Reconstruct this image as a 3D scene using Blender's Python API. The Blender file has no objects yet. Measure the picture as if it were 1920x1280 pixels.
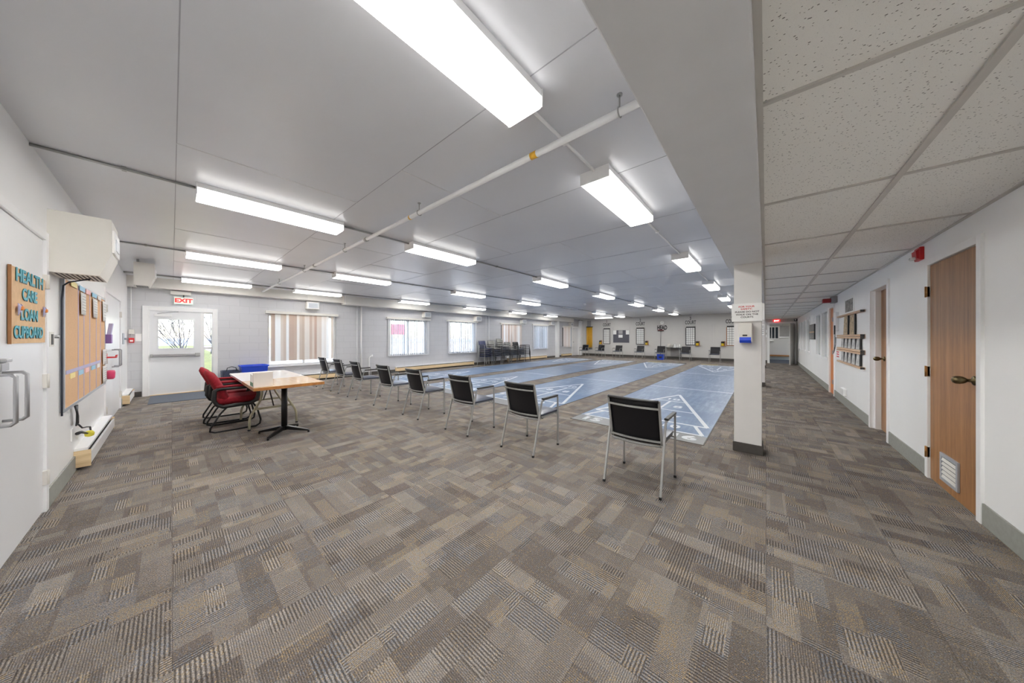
import bpy, bmesh, math, random
from mathutils import Vector, Matrix
random.seed(7)
SC = bpy.context.scene
COL = SC.collection
PI = math.pi

# ------------------------------------------------------------------ camera
CAM_H = 1.36
cd = bpy.data.cameras.new('camera')
cam = bpy.data.objects.new('camera', cd); COL.objects.link(cam)
cam.location = (0, 0, CAM_H)
cam.rotation_euler = (PI/2, 0, 0.7124)
cd.sensor_fit = 'HORIZONTAL'; cd.sensor_width = 36.0
cd.lens = 551.0/1920.0*36.0
cd.shift_y = -(640-632)/1920.0
cd.clip_start = 0.02; cd.clip_end = 400
SC.camera = cam

# ------------------------------------------------------------------ sky, sun, exposure
w = bpy.data.worlds.new('world'); SC.world = w; w.use_nodes = True
wn = w.node_tree.nodes; wl = w.node_tree.links
for n in list(wn): wn.remove(n)
wo = wn.new('ShaderNodeOutputWorld'); wb = wn.new('ShaderNodeBackground'); ws = wn.new('ShaderNodeTexSky')
ws.sky_type = 'NISHITA'; ws.sun_disc = False; ws.sun_elevation = math.radians(48); ws.sun_rotation = math.radians(200)
ws.air_density = 1.0; ws.dust_density = 0.7; ws.ozone_density = 1.0
wl.new(ws.outputs[0], wb.inputs[0]); wl.new(wb.outputs[0], wo.inputs[0])
wb.inputs[1].default_value = 0.26
sd = bpy.data.lights.new('sun', 'SUN'); sd.energy = 2.6; sd.angle = math.radians(0.6); sd.color = (1, .95, .88)
sun = bpy.data.objects.new('sun', sd); COL.objects.link(sun)
sun.rotation_euler = Vector((0.36, -0.25, -1.0)).to_track_quat('-Z', 'Y').to_euler()
sun.location = (-20, 5, 20)
LAMP = 16.0
vs = SC.view_settings
vs.view_transform = 'Standard'; vs.look = 'None'; vs.exposure = 1.9; vs.gamma = 1.0; vs.use_curve_mapping = False
SC.cycles.use_denoising = True
SC.cycles.max_bounces = 12; SC.cycles.diffuse_bounces = 9; SC.cycles.glossy_bounces = 4; SC.cycles.sample_clamp_direct = 2.0
SC.cycles.transparent_max_bounces = 12; SC.cycles.sample_clamp_indirect = 6.0
SC.cycles.caustics_reflective = False; SC.cycles.caustics_refractive = False

# ------------------------------------------------------------------ materials
def lin(c):
    def f(v):
        v /= 255.0
        return v/12.92 if v <= .04045 else ((v+.055)/1.055)**2.4
    return (f(c[0]), f(c[1]), f(c[2]), 1)

class NT:
    """small helper round a node tree"""
    def __init__(s, name):
        s.m = bpy.data.materials.new(name); s.m.use_nodes = True
        s.t = s.m.node_tree; s.n = s.t.nodes; s.l = s.t.links
        for n in list(s.n): s.n.remove(n)
        s.out = s.n.new('ShaderNodeOutputMaterial')
    def add(s, typ, **kw):
        n = s.n.new(typ)
        for k, v in kw.items(): setattr(n, k, v)
        return n
    def link(s, a, b): s.l.new(a, b)
    def math(s, op, a, b=None, c=None):
        n = s.n.new('ShaderNodeMath'); n.operation = op
        for i, v in enumerate((a, b, c)):
            if v is None: continue
            if isinstance(v, (int, float)): n.inputs[i].default_value = v
            else: s.l.new(v, n.inputs[i])
        return n.outputs[0]
    def coords(s):
        tc = s.n.new('ShaderNodeTexCoord'); return tc.outputs['Object']
    def xyz(s, v):
        n = s.n.new('ShaderNodeSeparateXYZ'); s.l.new(v, n.inputs[0]); return n.outputs
    def vec(s, x, y, z=0.0):
        n = s.n.new('ShaderNodeCombineXYZ')
        for i, v in enumerate((x, y, z)):
            if isinstance(v, (int, float)): n.inputs[i].default_value = v
            else: s.l.new(v, n.inputs[i])
        return n.outputs[0]
    def ramp(s, fac, stops, interp='LINEAR'):
        n = s.n.new('ShaderNodeValToRGB'); n.color_ramp.interpolation = interp
        e = n.color_ramp.elements
        while len(e) < len(stops): e.new(0.5)
        for el, (p, c) in zip(e, stops): el.position = p; el.color = c
        s.l.new(fac, n.inputs[0]); return n.outputs[0]
    def mix(s, fac, a, b, mode='MIX'):
        n = s.n.new('ShaderNodeMix'); n.data_type = 'RGBA'; n.blend_type = mode
        for sock, v in ((n.inputs[0], fac), (n.inputs[6], a), (n.inputs[7], b)):
            if isinstance(v, (int, float)): sock.default_value = v
            elif isinstance(v, tuple): sock.default_value = v
            else: s.l.new(v, sock)
        return n.outputs[2]
    def noise(s, vec, scale, detail=2.0, rough=.5):
        n = s.n.new('ShaderNodeTexNoise'); n.inputs['Scale'].default_value = scale
        n.inputs['Detail'].default_value = detail; n.inputs['Roughness'].default_value = rough
        if vec is not None: s.l.new(vec, n.inputs['Vector'])
        return n.outputs[0]
    def white(s, vec, dims='3D'):
        n = s.n.new('ShaderNodeTexWhiteNoise'); n.noise_dimensions = dims
        s.l.new(vec, n.inputs['Vector']); return n.outputs[0]
    def bump(s, h, strength=.3, dist=.002):
        n = s.n.new('ShaderNodeBump'); n.inputs['Strength'].default_value = strength
        n.inputs['Distance'].default_value = dist; s.l.new(h, n.inputs['Height']); return n.outputs[0]
    def bsdf(s, col=None, rough=.5, metal=0., spec=.5, normal=None, **kw):
        b = s.n.new('ShaderNodeBsdfPrincipled')
        if isinstance(col, tuple): b.inputs['Base Color'].default_value = col
        elif col is not None: s.l.new(col, b.inputs['Base Color'])
        if isinstance(rough, (int, float)): b.inputs['Roughness'].default_value = rough
        else: s.l.new(rough, b.inputs['Roughness'])
        b.inputs['Metallic'].default_value = metal; b.inputs['Specular IOR Level'].default_value = spec
        if normal is not None: s.l.new(normal, b.inputs['Normal'])
        for k, v in kw.items(): b.inputs[k].default_value = v
        s.l.new(b.outputs[0], s.out.inputs[0]); return b

def plain(name, rgb, rough=.5, metal=0., spec=.5, var=.05, scale=6., bump=0., bscale=200., **kw):
    t = NT(name); c = lin(rgb); co = t.coords()
    nz = t.noise(co, scale, 3)
    lo = tuple(v*(1-var) for v in c[:3])+(1,); hi = tuple(min(1, v*(1+var)) for v in c[:3])+(1,)
    col = t.ramp(nz, [(.3, lo), (.7, hi)])
    nm = None
    if bump: nm = t.bump(t.noise(co, bscale, 2), bump, .002)
    t.bsdf(col, rough, metal, spec, nm, **kw)
    return t.m

def emit(name, rgb, s, base=(230, 230, 230)):
    t = NT(name); b = t.bsdf(lin(base), .5)
    b.inputs['Emission Color'].default_value = lin(rgb); b.inputs['Emission Strength'].default_value = s
    return t.m

def carpet_material():
    t = NT('carpet_tile'); co = t.coords(); x, y, z = t.xyz(co)
    x = t.math('ADD', x, 61.0*.61); y = t.math('ADD', y, 61.0*.61)
    S = 0.61
    tx = t.math('FLOOR', t.math('DIVIDE', x, S)); ty = t.math('FLOOR', t.math('DIVIDE', y, S))
    par = t.math('MODULO', t.math('ABSOLUTE', t.math('ADD', tx, ty)), 2.0)
    # quarter turn on every second tile, and on a few at random
    rnd = t.white(t.vec(tx, ty, 3.0))
    par = t.math('GREATER_THAN', t.math('ADD', t.math('MULTIPLY', par, .6), t.math('MULTIPLY', rnd, .6)), .56)
    inv = t.math('SUBTRACT', 1.0, par)
    u = t.math('ADD', t.math('MULTIPLY', x, inv), t.math('MULTIPLY', y, par))
    v = t.math('ADD', t.math('MULTIPLY', y, inv), t.math('MULTIPLY', x, par))
    def cell(fu, fv, seed):
        cv = t.math('FLOOR', t.math('MULTIPLY', v, fv))
        off = t.white(t.vec(cv, par, seed))
        cu = t.math('FLOOR', t.math('ADD', t.math('MULTIPLY', u, fu), t.math('MULTIPLY', off, 7.0)))
        return t.white(t.vec(cu, t.math('ADD', cv, t.math('MULTIPLY', par, 37.0)), seed))
    a = cell(1/.43, 1/.122, 1.0); b = cell(1/.21, 1/.0813, 5.0); c = cell(1/.13, 1/.122, 9.0)
    g = t.math('ADD', t.math('ADD', t.math('MULTIPLY', a, .45), t.math('MULTIPLY', b, .33)), t.math('MULTIPLY', c, .22))
    base = t.ramp(g, [(.22, lin((102, 95, 90))), (.40, lin((118, 111, 105))), (.50, lin((126, 119, 113))), (.62, lin((136, 129, 123))), (.8, lin((150, 144, 138)))])
    # yarn flecks a few millimetres wide
    fl = t.white(t.vec(t.math('FLOOR', t.math('MULTIPLY', x, 230.)), t.math('FLOOR', t.math('MULTIPLY', y, 230.)), 2.0))
    tanp = t.math('MULTIPLY', t.math('GREATER_THAN', b, .72), .22); bluep = t.math('MULTIPLY', t.math('GREATER_THAN', c, .74), .30)
    tan = t.math('LESS_THAN', fl, t.math('ADD', tanp, .06))
    blue = t.math('GREATER_THAN', fl, t.math('SUBTRACT', .92, bluep))
    base = t.mix(t.math('MULTIPLY', tan, .75), base, lin((152, 131, 98)))
    base = t.mix(t.math('MULTIPLY', blue, .65), base, lin((108, 116, 128)))
    # loop ribs: fine across most patches, coarser in some, and running the other way in a few
    coarse = t.math('GREATER_THAN', c, .52)
    turn = t.math('LESS_THAN', b, .80)
    per = t.math('ADD', t.math('MULTIPLY', coarse, -310.0), 760.0)
    rr = t.math('ADD', t.math('MULTIPLY', u, turn), t.math('MULTIPLY', v, t.math('SUBTRACT', 1.0, turn)))
    wob = t.noise(co, 70., 2)
    sn = t.math('SINE', t.math('ADD', t.math('MULTIPLY', rr, per), t.math('MULTIPLY', wob, 3.0)))
    rib = t.math('ADD', t.math('MULTIPLY', sn, .5), .5)
    sp = t.noise(co, 230., 3, .75)
    dark = t.math('MULTIPLY', t.math('SUBTRACT', 1.0, rib), t.math('ADD', t.math('MULTIPLY', coarse, .25), .58))
    col = t.mix(dark, base, lin((44, 39, 36)))
    fr = t.ramp(sp, [(.34, (.22, .21, .20, 1)), (.5, (1, 1, 1, 1)), (.66, (2.0, 1.96, 1.9, 1))])
    col = t.mix(.85, col, fr, 'MULTIPLY')
    # tile joints
    fx = t.math('FRACT', t.math('DIVIDE', x, S)); fy = t.math('FRACT', t.math('DIVIDE', y, S))
    j = t.math('MAXIMUM', t.math('LESS_THAN', fx, .006), t.math('LESS_THAN', fy, .006))
    col = t.mix(t.math('MULTIPLY', j, .4), col, lin((52, 46, 42)))
    h = t.math('ADD', t.math('MULTIPLY', rib, .5), t.math('MULTIPLY', sp, .7))
    t.bsdf(col, .95, 0, .15, t.bump(h, .6, .004))
    return t.m

def block_material():
    t = NT('painted_block'); co = t.coords(); x, y, z = t.xyz(co)
    br = t.add('ShaderNodeTexBrick'); t.link(t.vec(y, z, 0.), br.inputs['Vector'])
    br.inputs['Scale'].default_value = 1.0; br.inputs['Mortar Size'].default_value = .005
    br.inputs['Brick Width'].default_value = .40; br.inputs['Row Height'].default_value = .20
    br.inputs['Mortar Smooth'].default_value = .3; br.offset = .5
    br.inputs['Color1'].default_value = lin((188, 188, 191)); br.inputs['Color2'].default_value = lin((186, 186, 189)); br.inputs['Mortar'].default_value = lin((174, 174, 178))
    nz = t.noise(co, 90., 3)
    h = t.math('ADD', t.math('MULTIPLY', br.outputs['Fac'], -1.0), t.math('MULTIPLY', nz, .25))
    t.bsdf(br.outputs['Color'], .45, 0, .4, t.bump(h, .3, .005))
    return t.m

def fissured_material():
    t = NT('fissured_tile'); co = t.coords()
    vo = t.add('ShaderNodeTexVoronoi'); vo.inputs['Scale'].default_value = 72.; vo.inputs['Randomness'].default_value = 1.
    mp = t.add('ShaderNodeMapping'); mp.inputs['Scale'].default_value = (1.0, 1.7, 1.0); mp.inputs['Rotation'].default_value = (0, 0, .6)
    t.link(co, mp.inputs[0]); t.link(mp.outputs[0], vo.inputs['Vector'])
    sep = t.white(vo.outputs['Position'])
    rad = t.math('MULTIPLY', t.math('GREATER_THAN', sep, .34), t.math('ADD', t.math('MULTIPLY', sep, .24), .02))
    hole = t.math('LESS_THAN', vo.outputs['Distance'], rad)
    nz = t.noise(co, 400., 2)
    fine = t.math('GREATER_THAN', nz, .66)
    col = t.mix(hole, lin((232, 230, 225)), lin((104, 100, 96)))
    col = t.mix(t.math('MULTIPLY', fine, .25), col, lin((150, 146, 140)))
    t.bsdf(col, .9, 0, .2, t.bump(hole, -.4, .004))
    return t.m

def wood_material(name, a, b, c, axis='z', rough=.4):
    t = NT(name); co = t.coords()
    mp = t.add('ShaderNodeMapping')
    sc = {'z': (1, 1, .03), 'y': (1, .03, 1), 'x': (.03, 1, 1)}[axis]
    mp.inputs['Scale'].default_value = sc; t.link(co, mp.inputs[0])
    n1 = t.noise(mp.outputs[0], 20., 4, .6); n2 = t.noise(mp.outputs[0], 190., 3, .7)
    f = t.math('ADD', t.math('MULTIPLY', n1, .5), t.math('MULTIPLY', n2, .5))
    col = t.ramp(f, [(.38, lin(a)), (.5, lin(b)), (.64, lin(c))])
    t.bsdf(col, rough, 0, .4)
    return t.m

def court_material():
    t = NT('court_vinyl'); co = t.coords()
    mp = t.add('ShaderNodeMapping'); mp.inputs['Scale'].default_value = (1.0, .55, 1); mp.inputs['Rotation'].default_value = (0, 0, .5); t.link(co, mp.inputs[0])
    n1 = t.noise(mp.outputs[0], 2.2, 8, .72)
    m2 = t.add('ShaderNodeMapping'); m2.inputs['Scale'].default_value = (9.0, 1.1, 1); m2.inputs['Rotation'].default_value = (0, 0, -.55); t.link(co, m2.inputs[0])
    m3 = t.add('ShaderNodeMapping'); m3.inputs['Scale'].default_value = (8.0, 1.0, 1); m3.inputs['Rotation'].default_value = (0, 0, .35); t.link(co, m3.inputs[0])
    n2 = t.noise(m2.outputs[0], 1.6, 6, .7); n3 = t.noise(m3.outputs[0], 1.6, 6, .7)
    f = t.math('ADD', t.math('ADD', t.math('MULTIPLY', n1, .5), t.math('MULTIPLY', n2, .25)), t.math('MULTIPLY', n3, .25))
    col = t.ramp(f, [(.34, lin((66, 88, 116))), (.48, lin((82, 103, 132))), (.56, lin((116, 132, 154))), (.66, lin((160, 169, 182)))])
    t.bsdf(col, t.math('ADD', t.math('MULTIPLY', n1, .15), .26), 0, .5)
    return t.m

def slat_material(closed):
    t = NT('blind_slat_closed' if closed else 'blind_slat_open'); co = t.coords(); x, y, z = t.xyz(co)
    r = t.white(t.vec(t.math('FLOOR', t.math('DIVIDE', y, .0655)), 0., 0.))
    if closed: col = t.ramp(r, [(0., lin((210, 190, 178))), (.25, lin((218, 205, 194))), (.5, lin((230, 222, 214))), (.8, lin((244, 242, 240)))])
    else: col = t.ramp(r, [(0., lin((226, 226, 228))), (1., lin((240, 240, 240)))])
    d = t.add('ShaderNodeBsdfDiffuse'); tr = t.add('ShaderNodeBsdfTranslucent'); mx = t.add('ShaderNodeMixShader')
    t.link(col, d.inputs[0]); t.link(col, tr.inputs[0]); mx.inputs[0].default_value = .6 if closed else .4
    t.link(d.outputs[0], mx.inputs[1]); t.link(tr.outputs[0], mx.inputs[2]); t.link(mx.outputs[0], t.out.inputs[0])
    return t.m

def glass_material(name, tint=(250, 252, 255), gloss=.08):
    t = NT(name); a = t.add('ShaderNodeBsdfTransparent'); g = t.add('ShaderNodeBsdfGlossy'); mx = t.add('ShaderNodeMixShader')
    a.inputs[0].default_value = lin(tint); g.inputs['Roughness'].default_value = .03
    fr = t.add('ShaderNodeFresnel'); fr.inputs[0].default_value = 1.45
    t.link(fr.outputs[0], mx.inputs[0]); t.link(a.outputs[0], mx.inputs[1]); t.link(g.outputs[0], mx.inputs[2]); t.link(mx.outputs[0], t.out.inputs[0])
    return t.m

def diffuser_material():
    t = NT('lit_diffuser'); co = t.coords()
    vo = t.add('ShaderNodeTexVoronoi'); vo.inputs['Scale'].default_value = 140.; vo.inputs['Randomness'].default_value = .1; t.link(co, vo.inputs['Vector'])
    st = t.math('MULTIPLY', t.math('ADD', t.math('MULTIPLY', vo.outputs['Distance'], -.35), 1.1), LAMP)
    nz = t.xyz(t.add('ShaderNodeNewGeometry').outputs['Normal'])[2]
    st = t.math('MULTIPLY', st, t.math('ADD', t.math('MULTIPLY', t.math('POWER', t.math('MAXIMUM', t.math('MULTIPLY', nz, -1.0), 0.0), 4.0), .92), .08))
    e = t.add('ShaderNodeEmission'); e.inputs[0].default_value = (1, .985, .955, 1); t.link(st, e.inputs[1]); t.link(e.outputs[0], t.out.inputs[0])
    return t.m

def newsprint_material(name, paper, ink):
    t = NT(name); co = t.coords(); x, y, z = t.xyz(co)
    rows = t.math('FRACT', t.math('MULTIPLY', z, 78.)); r = t.white(t.vec(t.math('FLOOR', t.math('MULTIPLY', y, 42.)), t.math('FLOOR', t.math('MULTIPLY', z, 26.)), 0.))
    k = t.math('MULTIPLY', t.math('GREATER_THAN', rows, .5), t.math('GREATER_THAN', r, .35))
    k = t.math('MAXIMUM', k, t.math('GREATER_THAN', r, .8))
    t.bsdf(t.mix(t.math('MULTIPLY', k, .75), lin(paper), lin(ink)), .7)
    return t.m

M = {}
M['carpet'] = carpet_material()
M['block'] = block_material()
M['tile'] = fissured_material()
M['wall'] = plain('white_wall_paint', (239, 239, 238), .45, var=.015, scale=1.5, bump=.06, bscale=120)
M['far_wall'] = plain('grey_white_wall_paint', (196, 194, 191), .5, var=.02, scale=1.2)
M['ceiling'] = plain('ceiling_paint', (206, 207, 211), .30, var=.03, scale=1.1, bump=.03, bscale=14, spec=.35)
M['beam'] = plain('beam_paint', (206, 206, 207), .6, var=.02)
M['seam'] = plain('ceiling_seam', (160, 160, 166), .6)
M['seam_pale'] = plain('ceiling_batten', (208, 208, 210), .5)
M['pillar'] = plain('pillar_paint', (208, 206, 204), .5, var=.02)
M['white'] = plain('white_enamel', (232, 232, 232), .35, var=.01)
M['door_white'] = plain('white_door_paint', (228, 229, 231), .3, var=.012, scale=2)
M['trim'] = plain('white_trim', (238, 238, 238), .35, var=.01)
M['cream'] = plain('cream_metal', (216, 213, 206), .45, var=.02)
M['grille_dark'] = plain('dark_grille', (58, 56, 54), .6)
M['cove'] = plain('rubber_cove', (128, 128, 122), .6, var=.08, scale=30)
M['cove_dark'] = plain('dark_rubber_cove', (66, 62, 58), .6, var=.08, scale=30)
M['tee'] = plain('tee_metal', (190, 186, 180), .5)
M['tee_dark'] = plain('tee_shadow_gap', (70, 66, 62), .8)
M['door_wood'] = wood_material('oak_veneer', (112, 76, 44), (140, 98, 60), (164, 120, 78), 'z', .38)
M['door_orange'] = wood_material('orange_varnished_wood', (176, 92, 20), (198, 112, 30), (212, 132, 48), 'z', .35)
M['rack_wood'] = wood_material('pine_rail', (170, 136, 106), (194, 160, 128), (212, 184, 154), 'y', .5)
M['table_wood'] = wood_material('maple_laminate', (190, 158, 124), (202, 174, 142), (212, 188, 158), 'x', .16)
M['edge_wood'] = wood_material('walnut_edge', (128, 82, 38), (150, 98, 48), (168, 116, 64), 'x', .4)
M['heater_wood'] = wood_material('pale_plywood', (206, 178, 136), (222, 196, 156), (232, 210, 172), 'y', .55)
M['bronze'] = plain('aged_bronze', (96, 84, 60), .3, metal=.9)
M['brass'] = plain('brass_hinge', (160, 118, 72), .35, metal=.8)
M['steel'] = plain('brushed_steel', (168, 168, 170), .32, metal=.9)
M['grey_metal'] = plain('grey_tube', (156, 156, 154), .34, metal=.45)
M['vent_metal'] = plain('vent_aluminium', (176, 180, 186), .4, metal=.5)
M['black'] = plain('black_plastic', (22, 22, 24), .45, var=.1)
M['black_vinyl'] = plain('black_vinyl', (15, 14, 18), .5, spec=.3, var=.1, bump=.08, bscale=300)
M['seat_vinyl'] = plain('slate_vinyl_seat', (60, 64, 78), .3, var=.1)
M['navy_vinyl'] = plain('navy_vinyl', (36, 42, 74), .45, var=.1)
M['grey_vinyl'] = plain('grey_vinyl', (122, 122, 118), .5, var=.08)
M['red_fabric'] = plain('red_fabric', (122, 24, 34), .85, var=.18, scale=40, bump=.25, bscale=500, spec=.2)
M['beige_tube'] = plain('beige_tube', (158, 152, 128), .4)
M['black_metal'] = plain('black_metal', (20, 20, 20), .35, metal=.3)
M['white_laminate'] = plain('white_laminate', (226, 224, 222), .22, var=.02)
M['court'] = court_material()
M['court_end'] = plain('court_end_grey', (108, 109, 110), .45, var=.08)
M['line'] = plain('white_court_paint', (232, 234, 236), .5, var=.04)
M['tape_yellow'] = plain('yellow_tape', (214, 190, 70), .5)
M['cork'] = plain('cork', (206, 166, 126), .8, var=.08, scale=120)
M['kraft'] = plain('kraft_board', (200, 164, 122), .7, var=.08, scale=20)
M['kraft_edge'] = plain('wood_frame_edge', (150, 104, 62), .6)
M['paper'] = plain('white_paper', (238, 238, 236), .7, var=.01)
M['grey_paper'] = plain('grey_paper', (150, 148, 148), .7)
M['ribbon'] = plain('lilac_ribbon', (176, 172, 206), .6)
M['teal'] = plain('teal_letter', (28, 132, 148), .5)
M['teal_dark'] = plain('dark_teal_letter', (18, 52, 66), .5)
M['label_yellow'] = plain('yellow_label', (236, 220, 150), .6); M['label_blue'] = plain('blue_label', (150, 200, 226), .6)
M['label_pink'] = plain('pink_label', (238, 190, 190), .6); M['label_white'] = plain('white_label', (240, 240, 240), .6)
M['ink'] = plain('black_ink', (24, 22, 24), .6); M['ink_red'] = plain('red_ink', (200, 40, 50), .6); M['ink_grey'] = plain('grey_ink', (140, 140, 140), .6)
M['red'] = plain('red_plastic', (190, 24, 30), .35); M['dark_red'] = plain('dark_red_plastic', (140, 16, 24), .35)
M['blue'] = plain('blue_plastic', (24, 66, 190), .4)
M['purple'] = plain('purple_paper', (120, 90, 150), .5); M['pink'] = plain('pink_plastic', (196, 60, 100), .4)
M['orange'] = plain('orange_paper', (220, 130, 40), .5)
M['yellow_plug'] = plain('yellow_plug', (206, 196, 60), .5)
M['cue_yellow'] = plain('yellow_cue', (222, 168, 40), .4); M['disc_yellow'] = plain('yellow_disc', (216, 186, 40), .4)
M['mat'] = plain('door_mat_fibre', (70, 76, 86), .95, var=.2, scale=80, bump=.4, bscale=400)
M['notice_dark'] = plain('charcoal_felt', (70, 70, 78), .9)
M['glass'] = glass_material('clear_glass')
M['frost'] = plain('frosted_pane', (176, 178, 178), .25, var=.04, scale=.8)
M['dark_glass'] = plain('dark_glass', (44, 50, 58), .1)
M['slat_closed'] = slat_material(True); M['slat_open'] = slat_material(False)
M['diffuser'] = diffuser_material()
M['diffuser_off'] = plain('unlit_diffuser', (206, 206, 206), .4)
M['exit_face'] = emit('exit_face', (215, 235, 222), .12, (190, 205, 196)); M['exit_red'] = emit('exit_red', (255, 40, 40), .5, (200, 20, 20))
M['exit_red_face'] = emit('exit_red_face', (235, 30, 30), .35, (200, 20, 20)); M['exit_white'] = emit('exit_white', (255, 235, 230), .5)
M['news_a'] = newsprint_material('newsprint_grey', (198, 198, 196), (90, 92, 96)); M['news_b'] = newsprint_material('newsprint_tan', (206, 184, 150), (120, 104, 84))
M['photo_dark'] = newsprint_material('photo_print', (150, 146, 140), (58, 58, 60))
M['poster'] = newsprint_material('poster_print', (150, 146, 140), (40, 40, 40))
M['lawn'] = plain('lawn', (104, 104, 44), .95, var=.3, scale=3)
M['asphalt'] = plain('asphalt', (196, 192, 184), .9, var=.15, scale=12)
M['bark'] = plain('grey_bark', (112, 102, 104), .9, var=.2, scale=20)
M['clear_plastic'] = plain('clear_plastic_lens', (220, 220, 215), .1, spec=.8)
M['wire_black'] = plain('black_wire', (26, 30, 44), .5)
M['basket'] = plain('patterned_bag', (44, 52, 74), .7, var=.5, scale=35)
M['brick_red'] = plain('red_sign_outside', (216, 130, 132), .7)

# ------------------------------------------------------------------ mesh builder
def world_off(p):
    o = Vector((0, 0, 0))
    while p is not None:
        o += p.location; p = p.parent
    return o

class MB:
    def __init__(s): s.bm = bmesh.new()
    def box(s, x0, x1, y0, y1, z0, z1, bev=0.0, seg=2):
        t = bmesh.new()
        bmesh.ops.create_cube(t, size=1.0)
        sx, sy, sz = abs(x1-x0), abs(y1-y0), abs(z1-z0)
        for v in t.verts:
            v.co = Vector(((x0+x1)/2+v.co.x*sx, (y0+y1)/2+v.co.y*sy, (z0+z1)/2+v.co.z*sz))
        if bev: bmesh.ops.bevel(t, geom=list(t.edges), offset=min(bev, .45*min(sx, sy, sz)), segments=seg, affect='EDGES', profile=.5)
        s.join(t); return s
    def join(s, t, mat=None):
        vm = {}
        for v in t.verts:
            vm[v] = s.bm.verts.new(mat @ v.co if mat is not None else v.co)
        for f in t.faces:
            try:
                nf = s.bm.faces.new([vm[v] for v in f.verts]); nf.smooth = f.smooth
            except ValueError: pass
        t.free()
    def prism(s, poly, axis, a, b):
        """poly: 2-D points in the two other axes (xyz order), extruded along axis from a to b"""
        def P(p, k):
            if axis == 'x': return Vector((k, p[0], p[1]))
            if axis == 'y': return Vector((p[0], k, p[1]))
            return Vector((p[0], p[1], k))
        A = [s.bm.verts.new(P(p, a)) for p in poly]; B = [s.bm.verts.new(P(p, b)) for p in poly]
        n = len(poly)
        s.bm.faces.new(A); s.bm.faces.new(B[::-1])
        for i in range(n): s.bm.faces.new([A[i], B[i], B[(i+1) % n], A[(i+1) % n]])
        return s
    def tube(s, pts, r, n=8, cap=True, sq=False, closed=False):
        pts = [Vector(p) for p in pts]; rings = []
        N = len(pts); up = None
        rs = r if isinstance(r, (list, tuple)) else [r]*N
        for i, p in enumerate(pts):
            if closed: d = (pts[(i+1) % N]-pts[i-1])
            elif i == 0: d = pts[1]-pts[0]
            elif i == N-1: d = pts[-1]-pts[-2]
            else: d = (pts[i+1]-p).normalized()+(p-pts[i-1]).normalized()
            if d.length < 1e-9: d = Vector((0, 0, 1))
            d.normalize()
            if up is None:
                up = Vector((0, 0, 1)) if abs(d.z) < .9 else Vector((0, 1, 0))
            u = up-d*up.dot(d)
            if u.length < 1e-4: u = Vector((1, 0, 0))-d*d.x
            u.normalize(); v = d.cross(u); up = u
            k = 1.0
            if 0 < i < N-1 or closed:
                e1 = (pts[i]-pts[i-1]).normalized(); c = max(.5, math.sqrt(max(0, (1+e1.dot((pts[(i+1) % N]-pts[i]).normalized()))/2))); k = 1/c if sq else 1.0
            ring = []
            for j in range(n):
                a = 2*PI*(j+.5)/n
                ring.append(s.bm.verts.new(p+(u*math.cos(a)+v*math.sin(a))*rs[i]*(k if sq else 1)))
            rings.append(ring)
        m = N if closed else N-1
        for i in range(m):
            A, B = rings[i], rings[(i+1) % N]
            for j in range(n):
                f = s.bm.faces.new([A[j], A[(j+1) % n], B[(j+1) % n], B[j]]); f.smooth = n > 5
        if cap and not closed:
            s.bm.faces.new(rings[0][::-1]); s.bm.faces.new(rings[-1])
        return s
    def cyl(s, c, r, h, axis='z', n=20, r2=None):
        c = Vector(c); d = {'x': Vector((1, 0, 0)), 'y': Vector((0, 1, 0)), 'z': Vector((0, 0, 1))}[axis]
        return s.tube([c, c+d*h], [r, r if r2 is None else r2], n)
    def lathe(s, c, prof, axis='z', n=20):
        """prof: list of (radius, height)"""
        c = Vector(c); d = {'x': Vector((1, 0, 0)), '-x': Vector((-1, 0, 0)), 'y': Vector((0, 1, 0)), '-y': Vector((0, -1, 0)), 'z': Vector((0, 0, 1))}[axis]
        u = Vector((0, 0, 1)) if abs(d.z) < .5 else Vector((1, 0, 0)); v = d.cross(u)
        rings = []
        for r, h in prof:
            rings.append([s.bm.verts.new(c+d*h+(u*math.cos(2*PI*j/n)+v*math.sin(2*PI*j/n))*max(r, 1e-4)) for j in range(n)])
        for A, B in zip(rings, rings[1:]):
            for j in range(n):
                f = s.bm.faces.new([A[j], A[(j+1) % n], B[(j+1) % n], B[j]]); f.smooth = True
        s.bm.faces.new(rings[0][::-1]); s.bm.faces.new(rings[-1])
        return s
    def grid(s, f, nu, nv, thick=None):
        """surface f(u,v)->Vector for u,v in 0..1, solidified along its normal by thick"""
        t = bmesh.new()
        V = [[t.verts.new(f(i/nu, j/nv)) for j in range(nv+1)] for i in range(nu+1)]
        for i in range(nu):
            for j in range(nv):
                t.faces.new([V[i][j], V[i+1][j], V[i+1][j+1], V[i][j+1]]).smooth = True
        if thick:
            t.normal_update()
            bmesh.ops.solidify(t, geom=list(t.faces), thickness=thick)
        s.join(t); return s
    def text(s, txt, size, c, right, up, depth=.002, bold=0.0, sx=1.0, font_space=1.0):
        cu = bpy.data.curves.new('txt', 'FONT'); cu.body = txt; cu.size = size; cu.align_x = 'CENTER'; cu.align_y = 'CENTER'
        cu.extrude = depth; cu.offset = bold; cu.resolution_u = 3; cu.space_character = font_space
        o = bpy.data.objects.new('txt', cu); COL.objects.link(o)
        dg = bpy.context.evaluated_depsgraph_get(); me = bpy.data.meshes.new_from_object(o.evaluated_get(dg))
        bpy.data.objects.remove(o); bpy.data.curves.remove(cu)
        R = Vector(right); U = Vector(up); Nn = R.cross(U); c = Vector(c)
        t = bmesh.new(); t.from_mesh(me); bpy.data.meshes.remove(me)
        for v in t.verts: v.co = c+R*v.co.x*sx+U*v.co.y+Nn*v.co.z
        s.join(t); return s
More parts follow.
